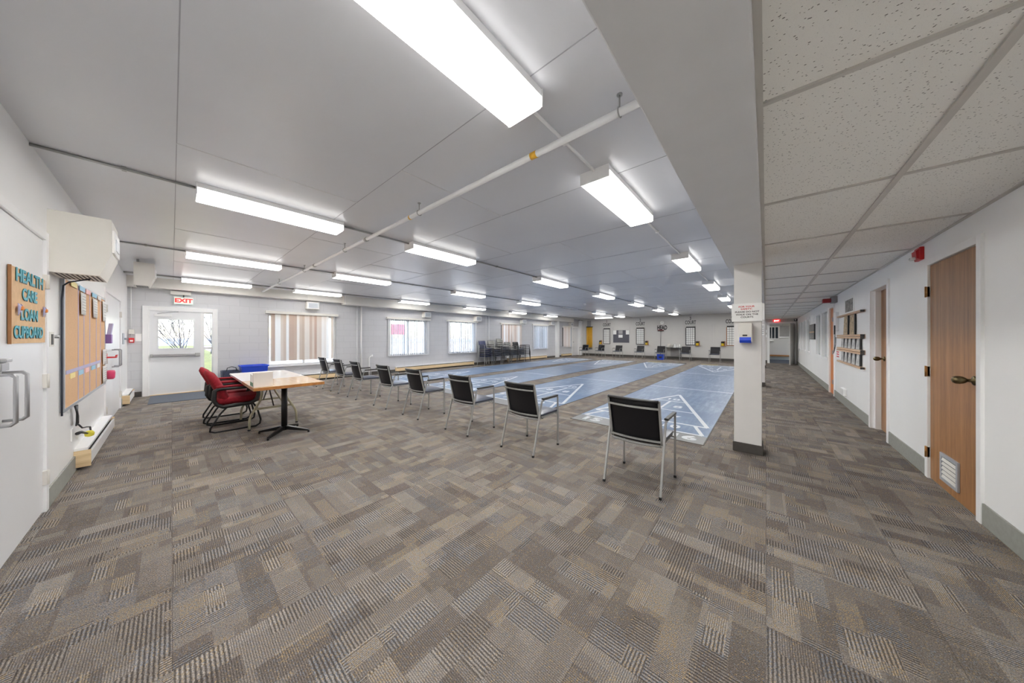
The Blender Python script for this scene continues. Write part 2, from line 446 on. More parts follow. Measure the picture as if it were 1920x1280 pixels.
    def build(s, name, mat, parent=None, origin=None):
        bm = s.bm
        bmesh.ops.recalc_face_normals(bm, faces=bm.faces)
        if parent is not None: off = world_off(parent); loc = Vector((0, 0, 0))
        elif origin is not None: off = Vector(origin); loc = off
        else:
            xs = [v.co for v in bm.verts]
            lo = Vector([min(c[i] for c in xs) for i in range(3)]); hi = Vector([max(c[i] for c in xs) for i in range(3)])
            off = Vector(((lo.x+hi.x)/2, (lo.y+hi.y)/2, lo.z)); loc = off
        for v in bm.verts: v.co -= off
        me = bpy.data.meshes.new(name); bm.to_mesh(me); bm.free()
        me.materials.append(M[mat] if isinstance(mat, str) else mat)
        o = bpy.data.objects.new(name, me); COL.objects.link(o)
        o.location = loc
        if parent is not None: o.parent = parent
        return o

def tag(o, label=None, cat=None, group=None, kind=None):
    if label: o['label'] = label
    if cat: o['category'] = cat
    if group: o['group'] = group
    if kind: o['kind'] = kind
    return o

def thing(name, label, cat, loc=(0, 0, 0), group=None, kind=None):
    o = bpy.data.objects.new(name, None); COL.objects.link(o); o.location = loc
    o.empty_display_size = .1
    return tag(o, label, cat, group, kind)

def dup(root, loc, rz=0.0, label=None, group=None, cat=None):
    r = root.copy(); COL.objects.link(r); r.location = loc; r.rotation_euler = (0, 0, rz)
    if label: r['label'] = label
    if group: r['group'] = group
    if cat: r['category'] = cat
    for ch in list(root.children):
        c = ch.copy(); COL.objects.link(c); c.parent = r
        for g in list(ch.children):
            d = g.copy(); COL.objects.link(d); d.parent = c
    return r

def struct(name, mb, mat, parent=None, label=None, cat=None, origin=None):
    o = mb.build(name, mat, parent, origin)
    if parent is None: tag(o, label, cat, None, 'structure')
    return o

ORD = ['first', 'second', 'third', 'fourth', 'fifth', 'sixth', 'seventh', 'eighth', 'ninth']
# planes of the room
XE, YL, YF, XR = -10.8, -0.65, 20.5, 1.2
ZC, ZT, ZB = 2.72, 2.30, 2.225

def wbox(m, wall, a0, a1, z0, z1, d0, d1, bev=0.0):
    """box on a wall: a along the wall, d out into the room"""
    if wall == 'E': return m.box(XE+d0, XE+d1, a0, a1, z0, z1, bev)
    if wall == 'L': return m.box(a0, a1, YL+d0, YL+d1, z0, z1, bev)
    if wall == 'F': return m.box(a0, a1, YF-d1, YF-d0, z0, z1, bev)
    if wall == 'R': return m.box(XR-d1, XR-d0, a0, a1, z0, z1, bev)
AX = {'E': ((0, 1, 0), (0, 0, 1)), 'L': ((-1, 0, 0), (0, 0, 1)), 'F': ((1, 0, 0), (0, 0, 1)), 'R': ((0, -1, 0), (0, 0, 1))}
def wpt(wall, a, z, d):
    return {'E': (XE+d, a, z), 'L': (a, YL+d, z), 'F': (a, YF-d, z), 'R': (XR-d, a, z)}[wall]
def wtext(m, wall, txt, size, a, z, d, depth=.001, bold=0., sx=1.): return m.text(txt, size, wpt(wall, a, z, d), AX[wall][0], AX[wall][1], depth, bold, sx)

def wall_boxes(m, wall, a0, a1, z0, z1, openings, thick):
    """wall with rectangular openings (a0,a1,z0,z1)"""
    ops = sorted(openings); cur = a0
    for (b0, b1, c0, c1) in ops:
        if b0 > cur: wbox(m, wall, cur, b0, z0, z1, -thick, 0)
        if c0 > z0: wbox(m, wall, b0, b1, z0, c0 if c0 > 0 else -.004, -thick, 0)
        if c1 < z1: wbox(m, wall, b0, b1, c1, z1, -thick, 0)
        cur = b1
    if cur < a1: wbox(m, wall, cur, a1, z0, z1, -thick, 0)
    return m

# ================================================================== STRUCTURE
m = MB(); m.box(-11.1, 1.5, -0.95, 20.7, -.1, 0)
floor = struct('floor', m, 'carpet', None, 'patterned brown and grey carpet tile floor of the hall', 'floor', origin=(0, 0, 0))
m = MB(); m.box(-11.1, -.30, -.95, 20.8, ZC, ZC+.15)
hall_ceiling = struct('ceiling', m, 'ceiling', None, 'painted panel ceiling over the shuffleboard hall', 'ceiling', origin=(0, 0, 0))
m = MB()
for k in range(0, 17):
    y = .022+1.2*k
    m.box(-10.8, -.36, y-.0025, y+.0025, ZC-.002, ZC+.01)
struct('seam', m, 'seam', hall_ceiling)
m = MB()
for k in range(0, 17):
    y = .022+1.2*k; xs = (-3.13, -5.6, -8.0) if k % 2 == 0 else (-2.25, -4.7, -7.1, -9.5)
    for x in xs: m.box(x-.008, x+.008, y, y+1.2, ZC-.003, ZC+.01)
struct('batten', m, 'seam_pale', hall_ceiling)
m = MB(); m.box(-.05, 1.45, -.95, 20.8, ZT+.006, ZT+.5)
cor_ceiling = struct('ceiling_corridor', m, 'tile', None, 'dropped ceiling of speckled tiles along the corridor', 'ceiling', origin=(0, 0, 0))
m = MB(); dk = MB()
m.box(.573, .603, YL, YF, ZT-.004, ZT+.008)
for k in range(0, 18):
    y = .365+1.2*k-1.2
    if y < YL: continue
    m.box(-.03, XR, y-.011, y+.011, ZT-.003, ZT+.008)
    dk.box(-.03, XR, y+.011, y+.0155, ZT+.0005, ZT+.008)
m.box(XR-.022, XR, YL, YF, ZT-.004, ZT+.008); m.box(-.03, -.008, YL, YF, ZT-.004, ZT+.008)
struct('ceiling_tee', m, 'tee', cor_ceiling); struct('shadow_gap', dk, 'tee_dark', cor_ceiling)
m = MB(); m.box(-.36, -.03, -.8, YF, ZB, ZC+.1, .006)
struct('ceiling_beam', m, 'beam', None, 'long grey dropped beam between hall and corridor', 'beam')
# bulkhead cladding along the exit wall
m = MB(); m.box(XE-.05, XE+.24, YL, 3.72, 2.49, ZC+.05, .004)
for y in (.2, 1.05, 1.62, 2.7): m.box(XE+.235, XE+.244, y, y+.025, 2.49, ZC)
struct('trim_1', m, 'cream', None, 'cream bulkhead over the exit door end of the block wall', 'bulkhead')
m = MB(); m.box(XE-.05, XE+.36, 3.72, 18.9, 2.44, ZC+.05, .004)
for k in range(8): m.box(XE+.355, XE+.365, 4.2+1.9*k, 4.22+1.9*k, 2.44, ZC)
struct('trim_2', m, 'cream', None, 'long cream bulkhead over the blinds of the block wall', 'bulkhead')

WIN = [(1.80, 3.58, .52, 2.03), (5.42, 7.02, .66, 2.05), (8.16, 9.76, .64, 2.08), (11.6, 13.36, .68, 2.08), (14.45, 16.0, .64, 2.1), (17.92, 19.04, .66, 2.1)]
DE = (-.38, .72, 0, 2.04); DE2 = (19.3, 20.2, 0, 2.08)
m = MB(); wall_boxes(m, 'E', -.95, 20.8, -.1, ZC+.1, [DE]+WIN+[DE2], .25)
struct('wall_block', m, 'block', None, 'painted concrete block wall with windows and exit door', 'wall', origin=(0, 0, 0))
DL1 = (-4.245, -2.36, 0, 2.12); DL2 = (-9.35, -7.42, 0, 2.05)
m = MB(); wall_boxes(m, 'L', -11.0, 1.4, -.1, ZC+.1, [DL2, DL1], .2)
struct('wall_left', m, 'wall', None, 'white wall carrying the corkboard and cupboard doors', 'wall')
DR = [(3.90, 4.80, 0, 2.07), (6.04, 6.885, 0, 2.06), (9.98, 10.64, 0, 2.08)]
WR = [(10.9, 11.97), (12.13, 13.18), (14.93, 16.01), (16.3, 17.39), (17.5, 18.5), (18.7, 19.6)]
m = MB(); wall_boxes(m, 'R', -.95, 20.8, -.1, ZT+.2, DR+[(a, b, .80, 2.05) for a, b in WR], .2)
struct('wall_right', m, 'wall', None, 'white corridor wall with wooden doors and interior windows', 'wall')
DF = (.13, 1.11, 0, 2.085)
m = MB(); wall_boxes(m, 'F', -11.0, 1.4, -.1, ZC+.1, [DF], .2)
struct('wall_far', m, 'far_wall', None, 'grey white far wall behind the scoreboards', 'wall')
# thin battens on the far wall
m = MB()
for x, z0, z1 in ((-2.36, .74, 2.10), (-2.24, .74, 2.10), (-3.83, 2.15, ZC)): wbox(m, 'F', x-.012, x+.012, z0, z1, 0, .012)
wbox(m, 'F', -2.9, -.5, .70, .725, 0, .014); wbox(m, 'F', -7.0, -5.4, .70, .715, 0, .012)
struct('trim_3', m, 'far_wall', None, 'thin battens on the far wall', 'trim')
# baseboards
m = MB()
for a, b in ((YL, 3.85), (4.85, 6.0), (6.93, 9.93), (10.69, YF)): wbox(m, 'R', a, b, 0, .155, 0, .012, .003)
struct('baseboard_right', m, 'cove', None, 'grey rubber baseboard along the corridor wall', 'baseboard')
m = MB()
for a, b in ((-7.36, -4.31), (-10.8, -9.42)): wbox(m, 'L', a, b, 0, .155, 0, .012, .003)
struct('baseboard_left', m, 'cove', None, 'grey rubber baseboard under the corkboard', 'baseboard')
m = MB()
for a, b in ((YL, -.45), (.79, 19.22), (20.28, YF)): wbox(m, 'E', a, b, 0, .12, 0, .012, .003)
struct('baseboard_block', m, 'cove_dark', None, 'dark baseboard along the block wall', 'baseboard')
m = MB()
for a, b in ((-10.8, .05),): wbox(m, 'F', a, b, 0, .15, 0, .012, .003)
struct('baseboard_far', m, 'cove_dark', None, 'dark baseboard along the far wall', 'baseboard')
# pillars
PNAME = ['white pillar with the safety sign and dispenser', 'white pillar second in line along the corridor', 'white pillar third in line along the corridor']
for i, (y, x1) in enumerate(((4.43, -.035), (10.72, -.02), (17.3, -.01))):
    r = thing('pillar', PNAME[i], 'pillar', (-.16, y+.13, 0), kind='structure')
    m = MB(); m.box(-.29, x1, y, y+.27, 0, ZB+.05, .004); m.build('shaft', 'pillar', r)
    m = MB(); m.box(-.302, x1+.012, y-.012, y+.282, 0, .11, .004); m.build('base_cove', 'cove_dark', r)

# ------------------------------------------------------------------ windows of the block wall
for i, (a, b, z0, z1) in enumerate(WIN):
    r = thing('window_%d' % (i+1), '%s window from the exit door along the block wall' % ORD[i], 'window', (XE-.12, (a+b)/2, z0), kind='structure')
    m = MB()
    for (p, q, s, t) in ((a, a+.05, z0, z1), (b-.05, b, z0, z1), (a+.05, b-.05, z0, z0+.05), (a+.05, b-.05, z1-.05, z1), ((a+b)/2-.025, (a+b)/2+.025, z0+.05, z1-.05)):
        m.box(XE-.16, XE-.10, p, q, s, t, .003)
    m.build('window_frame', 'trim', r)
    m = MB(); m.box(XE-.135, XE-.129, a+.05, b-.05, z0+.05, z1-.05); m.build('pane', 'glass', r)
    m = MB(); m.box(XE-.099, XE+.05, a-.05, b+.05, z0-.03, z0+.002, .004); m.build('window_sill', 'white', r)

# ------------------------------------------------------------------ exit door in the block wall
r = thing('door_1', 'white exit door with square window and push bar', 'door', (XE, .17, 0), kind='structure')
m = MB()
for (a, b, z0, z1) in ((-.44, -.35, 0, 2.085), (.69, .78, 0, 2.085), (-.35, .69, 1.99, 2.085)): m.box(XE-.06, XE+.025, a, b, z0, z1, .004)
m.box(XE-.06, XE-.004, -.35, -.335, 0, 1.99); m.build('door_frame', 'trim', r)
m = MB()
for (a, b, z0, z1) in ((-.334, -.205, .014, 1.991), (.356, .478, .014, 1.991), (-.205, .356, .014, 1.094), (-.205, .356, 1.786, 1.991)): m.box(XE-.055, XE-.01, a, b, z0, z1)
for (a, b, z0, z1) in ((-.225, -.205, 1.074, 1.806), (.356, .376, 1.074, 1.806), (-.205, .356, 1.074, 1.094), (-.205, .356, 1.786, 1.806)): m.box(XE-.012, XE, a, b, z0, z1, .002)
leaf = m.build('door_leaf', 'door_white', r)
m = MB(); m.box(XE-.036, XE-.03, -.205, .356, 1.094, 1.786); m.build('pane', 'glass', leaf)
m = MB(); m.box(XE-.06, XE-.005, .478, .540, 0, 1.99); m.box(XE-.05, XE-.01, .54, .69, 0, .46); m.box(XE-.05, XE-.01, .54, .69, 1.05, 1.11); m.box(XE-.05, XE-.01, .54, .69, 1.955, 1.992)
m.box(XE-.05, XE-.01, .675, .69, .46, 1.955); m.build('sidelight_frame', 'trim', r)
m = MB(); m.box(XE-.036, XE-.03, .54, .675, .46, 1.05); m.box(XE-.036, XE-.03, .54, .675, 1.11, 1.955); m.build('sidelight_pane', 'glass', r)
m = MB(); m.box(XE-.01, XE+.05, -.325, .46, .90, .955, .008); pb = m.build('push_bar', 'steel', r)
m = MB(); m.box(XE-.01, XE+.056, -.328, -.285, .893, .962, .006); m.box(XE-.01, XE+.062, .38, .465, .885, .97, .008); m.build('bar_end', 'grey_metal', pb)
m = MB(); m.box(XE-.01, XE+.05, -.27, .0, 1.85, 1.905, .006); cl = m.build('door_closer', 'white', r)
m = MB(); m.tube([(XE+.02, -.22, 1.91), (XE+.10, .0, 1.955), (XE+.0, .1, 1.975)], .009, 6); m.build('closer_arm', 'steel', cl)
m = MB(); m.box(XE-.06, XE+.02, -.335, .69, 0, .014, .003); m.build('threshold', 'heater_wood', r)
# far door of the block wall
r = thing('door_2', 'plain white door at the far end of the block wall', 'door', (XE, 19.75, 0), kind='structure')
m = MB(); wbox(m, 'E', 19.32, 20.18, .01, 2.06, -.06, -.01); m.build('door_leaf', 'door_white', r)
m = MB()
for q in ((19.22, 19.32, 0, 2.16), (20.18, 20.28, 0, 2.16), (19.32, 20.18, 2.06, 2.16)): wbox(m, 'E', q[0], q[1], q[2], q[3], -.06, .02, .003)
m.build('door_frame', 'trim', r)
m = MB(); m.lathe((XE-.01, 19.42, 1.0), [(.03, 0), (.03, .01), (.012, .015), (.012, .04), (.028, .05), (.03, .07), (.01, .08)], 'x', 12); m.build('door_knob', 'steel', r)
m = MB(); wbox(m, 'E', 19.5, 19.75, 1.95, 2.02, -.01, .05, .004); m.build('door_closer', 'white', r)

# ------------------------------------------------------------------ cupboard doors of the left wall
def left_door(name, label, a0, a1, mid, top, hx):
    """double doors: a0 far jamb, a1 near jamb"""
    r = thing(name, label, 'door', ((a0+a1)/2, YL, 0), kind='structure')
    m = MB()
    for p, q in ((a0-.06, a0+.002), (a1-.002, a1+.06)): wbox(m, 'L', p, q, 0, top+.06, -.04, .014, .003)
    wbox(m, 'L', a0+.002, a1-.002, top-.005, top+.06, -.04, .014, .003); m.build('door_frame', 'trim', r)
    for p, q in ((a0+.006, mid-.003), (mid+.003, a1-.006)):
        m = MB(); wbox(m, 'L', p, q, .012, top-.01, -.045, -.002, .002); lf = m.build('door_leaf', 'door_white', r)
        s = 1 if p > mid else -1
        hxx = mid+s*hx
        m = MB(); m.tube([(hxx, YL-.002, 1.15), (hxx, YL+.06, 1.15), (hxx, YL+.075, 1.135), (hxx, YL+.075, .88), (hxx, YL+.06, .865), (hxx, YL-.002, .865)], .0095, 10)
        m.build('pull_handle', 'steel', lf)
        hp = p+.0 if s < 0 else q-.0
        for z in (1.79, 1.02, .27):
            m = MB(); m.box(hp-.02, hp+.02, YL-.004, YL+.018, z-.055, z+.055, .003); m.cyl((hp, YL+.018, z-.055), .009, .11, 'z', 10)
            m.build('hinge', 'cream', lf)
    return r
r = left_door('door_3', 'white double cupboard door with the health care board hung on it', DL1[0], DL1[1], -3.302, DL1[3], .10)
m = MB(); wbox(m, 'L', -3.40, -3.28, 1.165, 1.21, -.002, .02, .004); wbox(m, 'L', -3.40, -3.30, 1.215, 1.235, -.002, .03, .004); m.build('lock_plate', 'steel', r)
r = left_door('door_4', 'white double door between corkboard and exit corner', DL2[0], DL2[1], -8.385, DL2[3], .14)

# ------------------------------------------------------------------ corridor doors
def knob(y, z, x, parent, r0=1.0):
    m = MB(); m.lathe((x, y, z), [(.034, 0), (.036, .006), (.030, .012), (.013, .018), (.012, .035), (.020, .042), (.028, .055), (.031, .072), (.029, .088), (.020, .100), (.006, .106)], '-x', 20)
    return m.build('door_knob', 'bronze', parent)
def louvre(y0, y1, z0, z1, x, parent):
    m = MB()
    for (a, b, c, d) in ((y0, y0+.03, z0, z1), (y1-.03, y1, z0, z1), (y0+.03, y1-.03, z0, z0+.03), (y0+.03, y1-.03, z1-.03, z1)): m.box(x-.014, x, a, b, c, d, .002)
    v = m.build('vent_grille', 'vent_metal', parent)
    m = MB(); m.box(x-.002, x+.001, y0+.028, y1-.028, z0+.028, z1-.028); m.build('dark_backing', 'grille_dark', v)
    m = MB(); n = 5; h = (z1-z0-.06)/n
    for k in range(n):
        zz = z0+.03+h*k
        m.prism([(x-.013, zz+.001), (x-.010, zz+.001), (x-.003, zz+h*.66), (x-.006, zz+h*.66)], 'y', y0+.03, y1-.03)
    m.build('louvre_blade', 'cream', v)
def frame_R(r, a, b, top, wd=.055, dep=.018, into=.12):
    m = MB()
    for p, q, z0, z1 in ((a-wd, a, 0, top+wd), (b, b+wd, 0, top+wd), (a, b, top, top+wd)): wbox(m, 'R', p, q, z0, z1, -into, dep, .003)
    m.build('door_frame', 'trim', r)
r = thing('door_5', 'brown wood veneer door nearest along the corridor wall', 'door', (XR, 4.35, 0), kind='structure')
frame_R(r, 3.912, 4.782, 2.055, .062)
m = MB(); wbox(m, 'R', 3.916, 4.778, .008, 2.050, -.045, 0, .002); lf = m.build('door_leaf', 'door_wood', r)
knob(3.975, 1.03, XR, lf)
m = MB(); wbox(m, 'R', 3.913, 3.945, .985, 1.075, -.001, .003); m.build('strike_plate', 'steel', lf)
for z in (1.80, 1.03, .25):
    m = MB(); m.box(XR-.020, XR, 4.782, 4.825, z-.05, z+.05, .002); m.cyl((XR-.022, 4.80, z-.052), .007, .104, 'z', 10); m.build('hinge', 'brass', lf)
louvre(4.205, 4.53, .085, .33, XR, lf)
r = thing('door_6', 'brown recessed wood door beside the newspaper rack', 'door', (XR, 6.45, 0), kind='structure')
frame_R(r, 6.06, 6.86, 2.045, .065, .018, .12)
m = MB(); wbox(m, 'R', 6.82, 6.86, 0, 2.045, -.12, -.03); wbox(m, 'R', 6.06, 6.10, 0, 2.045, -.12, -.03); m.build('door_stop', 'trim', r)
m = MB(); wbox(m, 'R', 6.10, 6.82, .006, 2.044, -.125, -.085, .002); lf = m.build('door_leaf', 'door_wood', r)
knob(6.66, 1.05, XR+.085, lf); louvre(6.12, 6.30, .09, .33, XR+.085, lf)
r = thing('door_7', 'orange varnished wood door beyond the wall telephone', 'door', (XR, 10.3, 0), kind='structure')
frame_R(r, 10.0, 10.62, 2.06, .06, .018, .12)
m = MB(); wbox(m, 'R', 10.0, 10.62, .008, 2.055, -.05, -.012, .002); lf = m.build('door_leaf', 'door_orange', r)
for z in (1.78, 1.0, .3):
    m = MB(); m.box(XR-.008, XR+.012, 10.22, 10.30, z-.05, z+.05, .002); m.build('hinge', 'steel', lf)
for i, (a, b) in enumerate(WR):
    r = thing('window_%d' % (i+7), '%s frosted interior window along the corridor after the orange door' % ORD[i], 'window', (XR, (a+b)/2, .8), kind='structure')
    m = MB()
    for (p, q, z0, z1) in ((a-.05, a+.03, .75, 2.10), (b-.03, b+.05, .75, 2.10), (a+.03, b-.03, .75, .83), (a+.03, b-.03, 2.02, 2.10)): wbox(m, 'R', p, q, z0, z1, -.08, .016, .003)
    m.build('window_frame', 'trim', r)
    m = MB(); wbox(m, 'R', a+.03, b-.03, .83, 2.02, -.06, -.045); m.build('pane', 'frost', r)

# ------------------------------------------------------------------ doorway at the corridor end and the room beyond
r = thing('door_8', 'open pale door in the doorway at the corridor end', 'door', (.6, YF, 0), kind='structure')
m = MB()
for p, q, z0, z1 in ((.06, .155, 0, 2.15), (1.09, 1.15, 0, 2.15), (.155, 1.09, 2.07, 2.15)): wbox(m, 'F', p, q, z0, z1, -.2, .02, .003)
m.build('door_frame', 'trim', r)
d0 = Vector((1.085, YF-.02, 0)); d1 = Vector((.885, YF-.76, 0)); dd = (d1-d0).normalized(); nn = Vector((dd.y, -dd.x, 0))*.02
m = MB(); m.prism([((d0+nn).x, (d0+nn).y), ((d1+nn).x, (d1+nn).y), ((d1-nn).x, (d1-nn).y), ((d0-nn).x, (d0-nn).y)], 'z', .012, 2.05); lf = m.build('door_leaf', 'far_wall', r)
m = MB(); m.tube([tuple(d1-dd*.06+nn*2+Vector((0, 0, 1.0))), tuple(d1-dd*.06-nn*2+Vector((0, 0, 1.0)))], .012, 8); m.tube([tuple(d1-dd*.06-nn*2+Vector((0, 0, 1.0))), tuple(d1-dd*.16-nn*2+Vector((0, 0, 1.0)))], .01, 8); m.tube([tuple(d1-dd*.06+nn*2+Vector((0, 0, 1.0))), tuple(d1-dd*.16+nn*2+Vector((0, 0, 1.0)))], .01, 8)
m.build('door_handle', 'steel', lf)
for z in (1.8, 1.05, .25):
    m = MB(); m.cyl((1.08, YF-.035, z-.05), .016, .1, 'z', 8); m.build('hinge', 'grey_metal', lf)
m = MB(); m.box(-1.4, 2.4, 20.7, 24.2, -.1, -.002)
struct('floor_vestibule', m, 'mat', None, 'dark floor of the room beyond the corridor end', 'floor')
m = MB(); m.box(-1.4, 2.4, 20.7, 24.2, 2.35, 2.5)
struct('ceiling_vestibule', m, 'ceiling', None, 'ceiling of the room beyond the corridor end', 'ceiling')
m = MB(); m.box(-1.4, 2.4, 24.0, 24.2, -.1, 2.4); m.box(-1.4, -1.2, 20.7, 24.0, -.1, 2.4); m.box(2.2, 2.4, 20.7, 24.0, -.1, 2.4)
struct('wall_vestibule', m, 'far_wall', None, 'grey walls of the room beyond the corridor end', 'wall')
r = thing('ceiling_light', 'ceiling light in the room beyond the corridor end', 'ceiling light', (.4, 22.3, 2.35))
m = MB(); m.box(-.2, 1.0, 22.0, 22.6, 2.31, 2.35, .004); m.build('housing', 'white', r)
m = MB(); m.box(-.17, .97, 22.03, 22.57, 2.305, 2.311); m.build('diffuser', emit('vestibule_diffuser', (255, 250, 242), 3.0), r)
r = thing('window_13', 'dark window with white bars seen through the corridor doorway', 'window', (.4, 24.0, 1.2), kind='structure')
m = MB()
for x in (.10, .27, .42, .58): m.box(x-.014, x+.014, 23.97, 24.0, 1.28, 2.0)
m.box(.10, .58, 23.97, 24.0, 1.26, 1.29); m.box(.10, .58, 23.97, 24.0, 1.97, 2.0); m.build('window_frame', 'trim', r)
m = MB(); m.box(.11, .57, 23.985, 23.99, 1.29, 1.97); m.build('pane', 'dark_glass', r)
r = thing('window_14', 'grey serving hatch with white ledge seen through the corridor doorway', 'window', (1.0, 24.0, 1.2), kind='structure')
m = MB(); m.box(.62, 1.5, 23.94, 24.0, 1.33, 1.39); m.build('window_sill', 'trim', r)
m = MB(); m.box(.64, 1.5, 23.98, 24.0, 1.39, 2.05); m.build('shutter', 'grey_paper', r)
m = MB(); m.prism([(24.0, 2.10), (23.2, 2.35), (23.1, 2.35), (23.1, 2.25), (23.9, 2.05)], 'x', -.2, .75)
struct('trim_4', m, 'trim', None, 'white sloping soffit in the room beyond the corridor end', 'trim')
m = MB(); m.box(-.9, 1.9, 23.7, 24.0, .22, .30, .004)
tag(m.build('wooden_bench_rail', 'edge_wood'), 'brown wooden rail low on the wall beyond the corridor doorway', 'rail')
m = MB(); m.box(.12, .36, 23.86, 24.0, 1.12, 1.18, .004); m.box(.16, .32, 23.9, 24.0, 1.18, 1.22, .01)
tag(m.build('drinking_tray', 'white'), 'small white tray ledge under the dark window beyond the doorway', 'ledge')

# ------------------------------------------------------------------ outside
m = MB(); m.box(-900, -80, -700, 1200, -1.2, -.6)
struct('water_lake', m, plain('lake_water', (176, 190, 200), .5), None, 'pale lake far beyond the grass outside', 'lake')
m = MB(); m.box(-80, -11.1, -120, 260, -.60, -.12)
struct('ground_outside', m, 'lawn', None, 'grass outside the exit door', 'ground')
m = MB(); m.box(-70, -11.1, 2.6, 200, -.119, -.10)
struct('pavement_outside', m, 'asphalt', None, 'grey pavement outside the block wall', 'pavement')
def tree(loc, label, h, seed, lean):
    rnd = random.Random(seed)
    r = thing('bare_tree', label, 'tree', loc, 'bare trees outside the exit door')
    base = Vector(loc); m = MB(); b = MB()
    m.tube([base+Vector((0, 0, -.05)), base+Vector((.02, .03, .6)), base+Vector((.04, .05, 1.1))], [.08, .05, .02], 8)
    m.build('trunk', 'bark', r)
    def branch(p, d, L, rad, lev):
        pts = [p]; q = p.copy(); dd = d.copy()
        for k in range(4):
            dd = (dd+Vector((rnd.uniform(-.16, .16), rnd.uniform(-.16, .16), rnd.uniform(-.02, .14)))).normalized()
            q = q+dd*L/4; pts.append(q.copy())
        b.tube(pts, [rad, rad*.8, rad*.62, rad*.45, rad*.25], 5)
        if lev > 0:
            for k in range(rnd.randint(4, 6)):
                i = rnd.randint(1, 4); ax = Vector((rnd.uniform(-1, 1), rnd.uniform(-1, 1), rnd.uniform(.1, .8))).normalized()
                branch(pts[i], (dd*.8+ax*.5).normalized(), L*rnd.uniform(.5, .7), rad*.55, lev-1)
    for k in range(11):
        a = k*2.4+rnd.uniform(-.3, .3)
        d = Vector((math.cos(a)*.55, math.sin(a)*.55+lean*.35, rnd.uniform(.7, 1.2))).normalized()
        branch(base+Vector((.03, .04, rnd.uniform(.5, 1.1))), d, h*rnd.uniform(.5, .7), .016*h/4.2, 3 if k % 2 == 0 else 2)
    b.build('branches', 'bark', r)
tree((-18.5, .25, -.12), 'bare branching tree seen through the square window of the exit door', 4.2, 3, -.5)
tree((-38.0, 2.35, -.12), 'bare tree seen through the narrow pane beside the exit door', 9.0, 8, .3)
r = thing('roadside_board', 'red board on posts outside behind the second window', 'sign', (-20, 10.6, -.12))
m = MB(); m.box(-20.04, -20, 10.1, 11.2, 1.55, 2.3); m.build('board', 'brick_red', r)
for y in (10.2, 11.1):
    m = MB(); m.box(-20.08, -20.04, y-.04, y+.04, -.12, 2.3); m.build('post', 'grey_metal', r)

# ================================================================== LIGHT FIXTURES, CONDUIT, PIPE
FY = [.15, 2.24, 5.36, 8.38, 11.45, 14.6, 17.6]
ROWS = [('row beside the grey beam', -1.05, .235), ('second row from the grey beam', -3.89, .27), ('third row from the grey beam', -6.88, .27), ('row along the block wall', -9.98, .27)]
def make_fixture(lit):
    r = thing('ceiling_light', 'fluorescent ceiling light', 'ceiling light', (0, 0, ZC))
    L, W, H = 1.19, .25, .105
    m = MB(); m.box(-W/2+.004, W/2-.004, -L/2+.006, L/2-.006, ZC-.042, ZC, .002)
    m.build('housing', 'white', r)
    for s in (-1, 1):
        y = s*(L/2-.003)
        m = MB(); m.box(-W/2, W/2, y-.003, y+.003, ZC-.10 if lit else ZC-.06, ZC, .001)
        m.build('end_cap', 'white', r)
    m = MB()
    if lit:
        m.prism([(-W/2+.003, ZC-.043), (-W/2+.010, ZC-H+.004), (-W/2+.016, ZC-H), (W/2-.016, ZC-H), (W/2-.010, ZC-H+.004), (W/2-.003, ZC-.043)], 'y', -L/2+.007, L/2-.007)
        m.build('diffuser', 'diffuser', r)
    else:
        m.cyl((-.05, -L/2+.02, ZC-.065), .012, L-.04, 'y', 8); m.cyl((.05, -L/2+.02, ZC-.065), .012, L-.04, 'y', 8)
        m.build('dark_tube', 'diffuser_off', r)
    return r
f_lit = make_fixture(True); f_off = make_fixture(False); used = set()
def put_fixture(proto, loc, rz, label, group):
    if proto not in used:
        used.add(proto); proto.location = loc; proto.rotation_euler = (0, 0, rz); tag(proto, label, 'ceiling light', group); return proto
    return dup(proto, loc, rz, label, group)
# the prototypes stand at the origin, so their parts are already in local coordinates
for ri, (rn, x, wd) in enumerate(ROWS):
    for k, y in enumerate(FY):
        off = (ri == 2 and k == 4)
        if ri == 3 and k == 6: continue
        lab = '%s lit ceiling light from the cupboard wall, %s' % (ORD[k], rn)
        if off: lab = 'unlit fluorescent ceiling light in the third row from the grey beam'
        put_fixture(f_off if off else f_lit, (x, y+.585, ZC), 0, lab, 'fluorescent ceiling lights')
put_fixture(f_lit, (-8.2, 18.9, ZC), PI/2, 'lit fluorescent ceiling light turned crosswise near the far wall', 'fluorescent ceiling lights')
for ri, (rn, x, wd) in enumerate(ROWS):
    cr = thing('conduit', 'thin metal conduit linking the lights of the %s' % rn, 'conduit', (x, 10, ZC), 'light conduits'); cur = YL
    for k, y in enumerate(FY+[YF]):
        m = MB()
        if ri == 3 and k == 6: continue
        e = y+.0 if y < YF else YF
        dx = .0
        if e-cur > .1:
            n = max(2, int((e-cur)/.5)); pts = [(x+dx+random.uniform(-.004, .004)*(0 < i < n), cur+(e-cur)*i/n, ZC-.013) for i in range(n+1)]
            m.tube(pts, .011, 8)
            if ri == 3: m.tube([(p[0]-.07, p[1], p[2]) for p in pts], .011, 8)
            for i in range(1, n, 2): m.box(x-.02, x+.02, pts[i][1]-.012, pts[i][1]+.012, ZC-.027, ZC)
            m.build('conduit_section', 'white' if ri < 1 else 'grey_metal', cr)
        cur = y+1.17
r = thing('ceiling_pipe', 'white pipe with yellow bands hung under the hall ceiling', 'pipe', (-5.3, 1.64, 2.62))
m = MB(); m.tube([(-.36, 1.64, 2.62), (-4., 1.638, 2.62), (-7., 1.642, 2.62), (XE+.22, 1.64, 2.62)], .0215, 14); m.build('pipe_run', 'white', r)
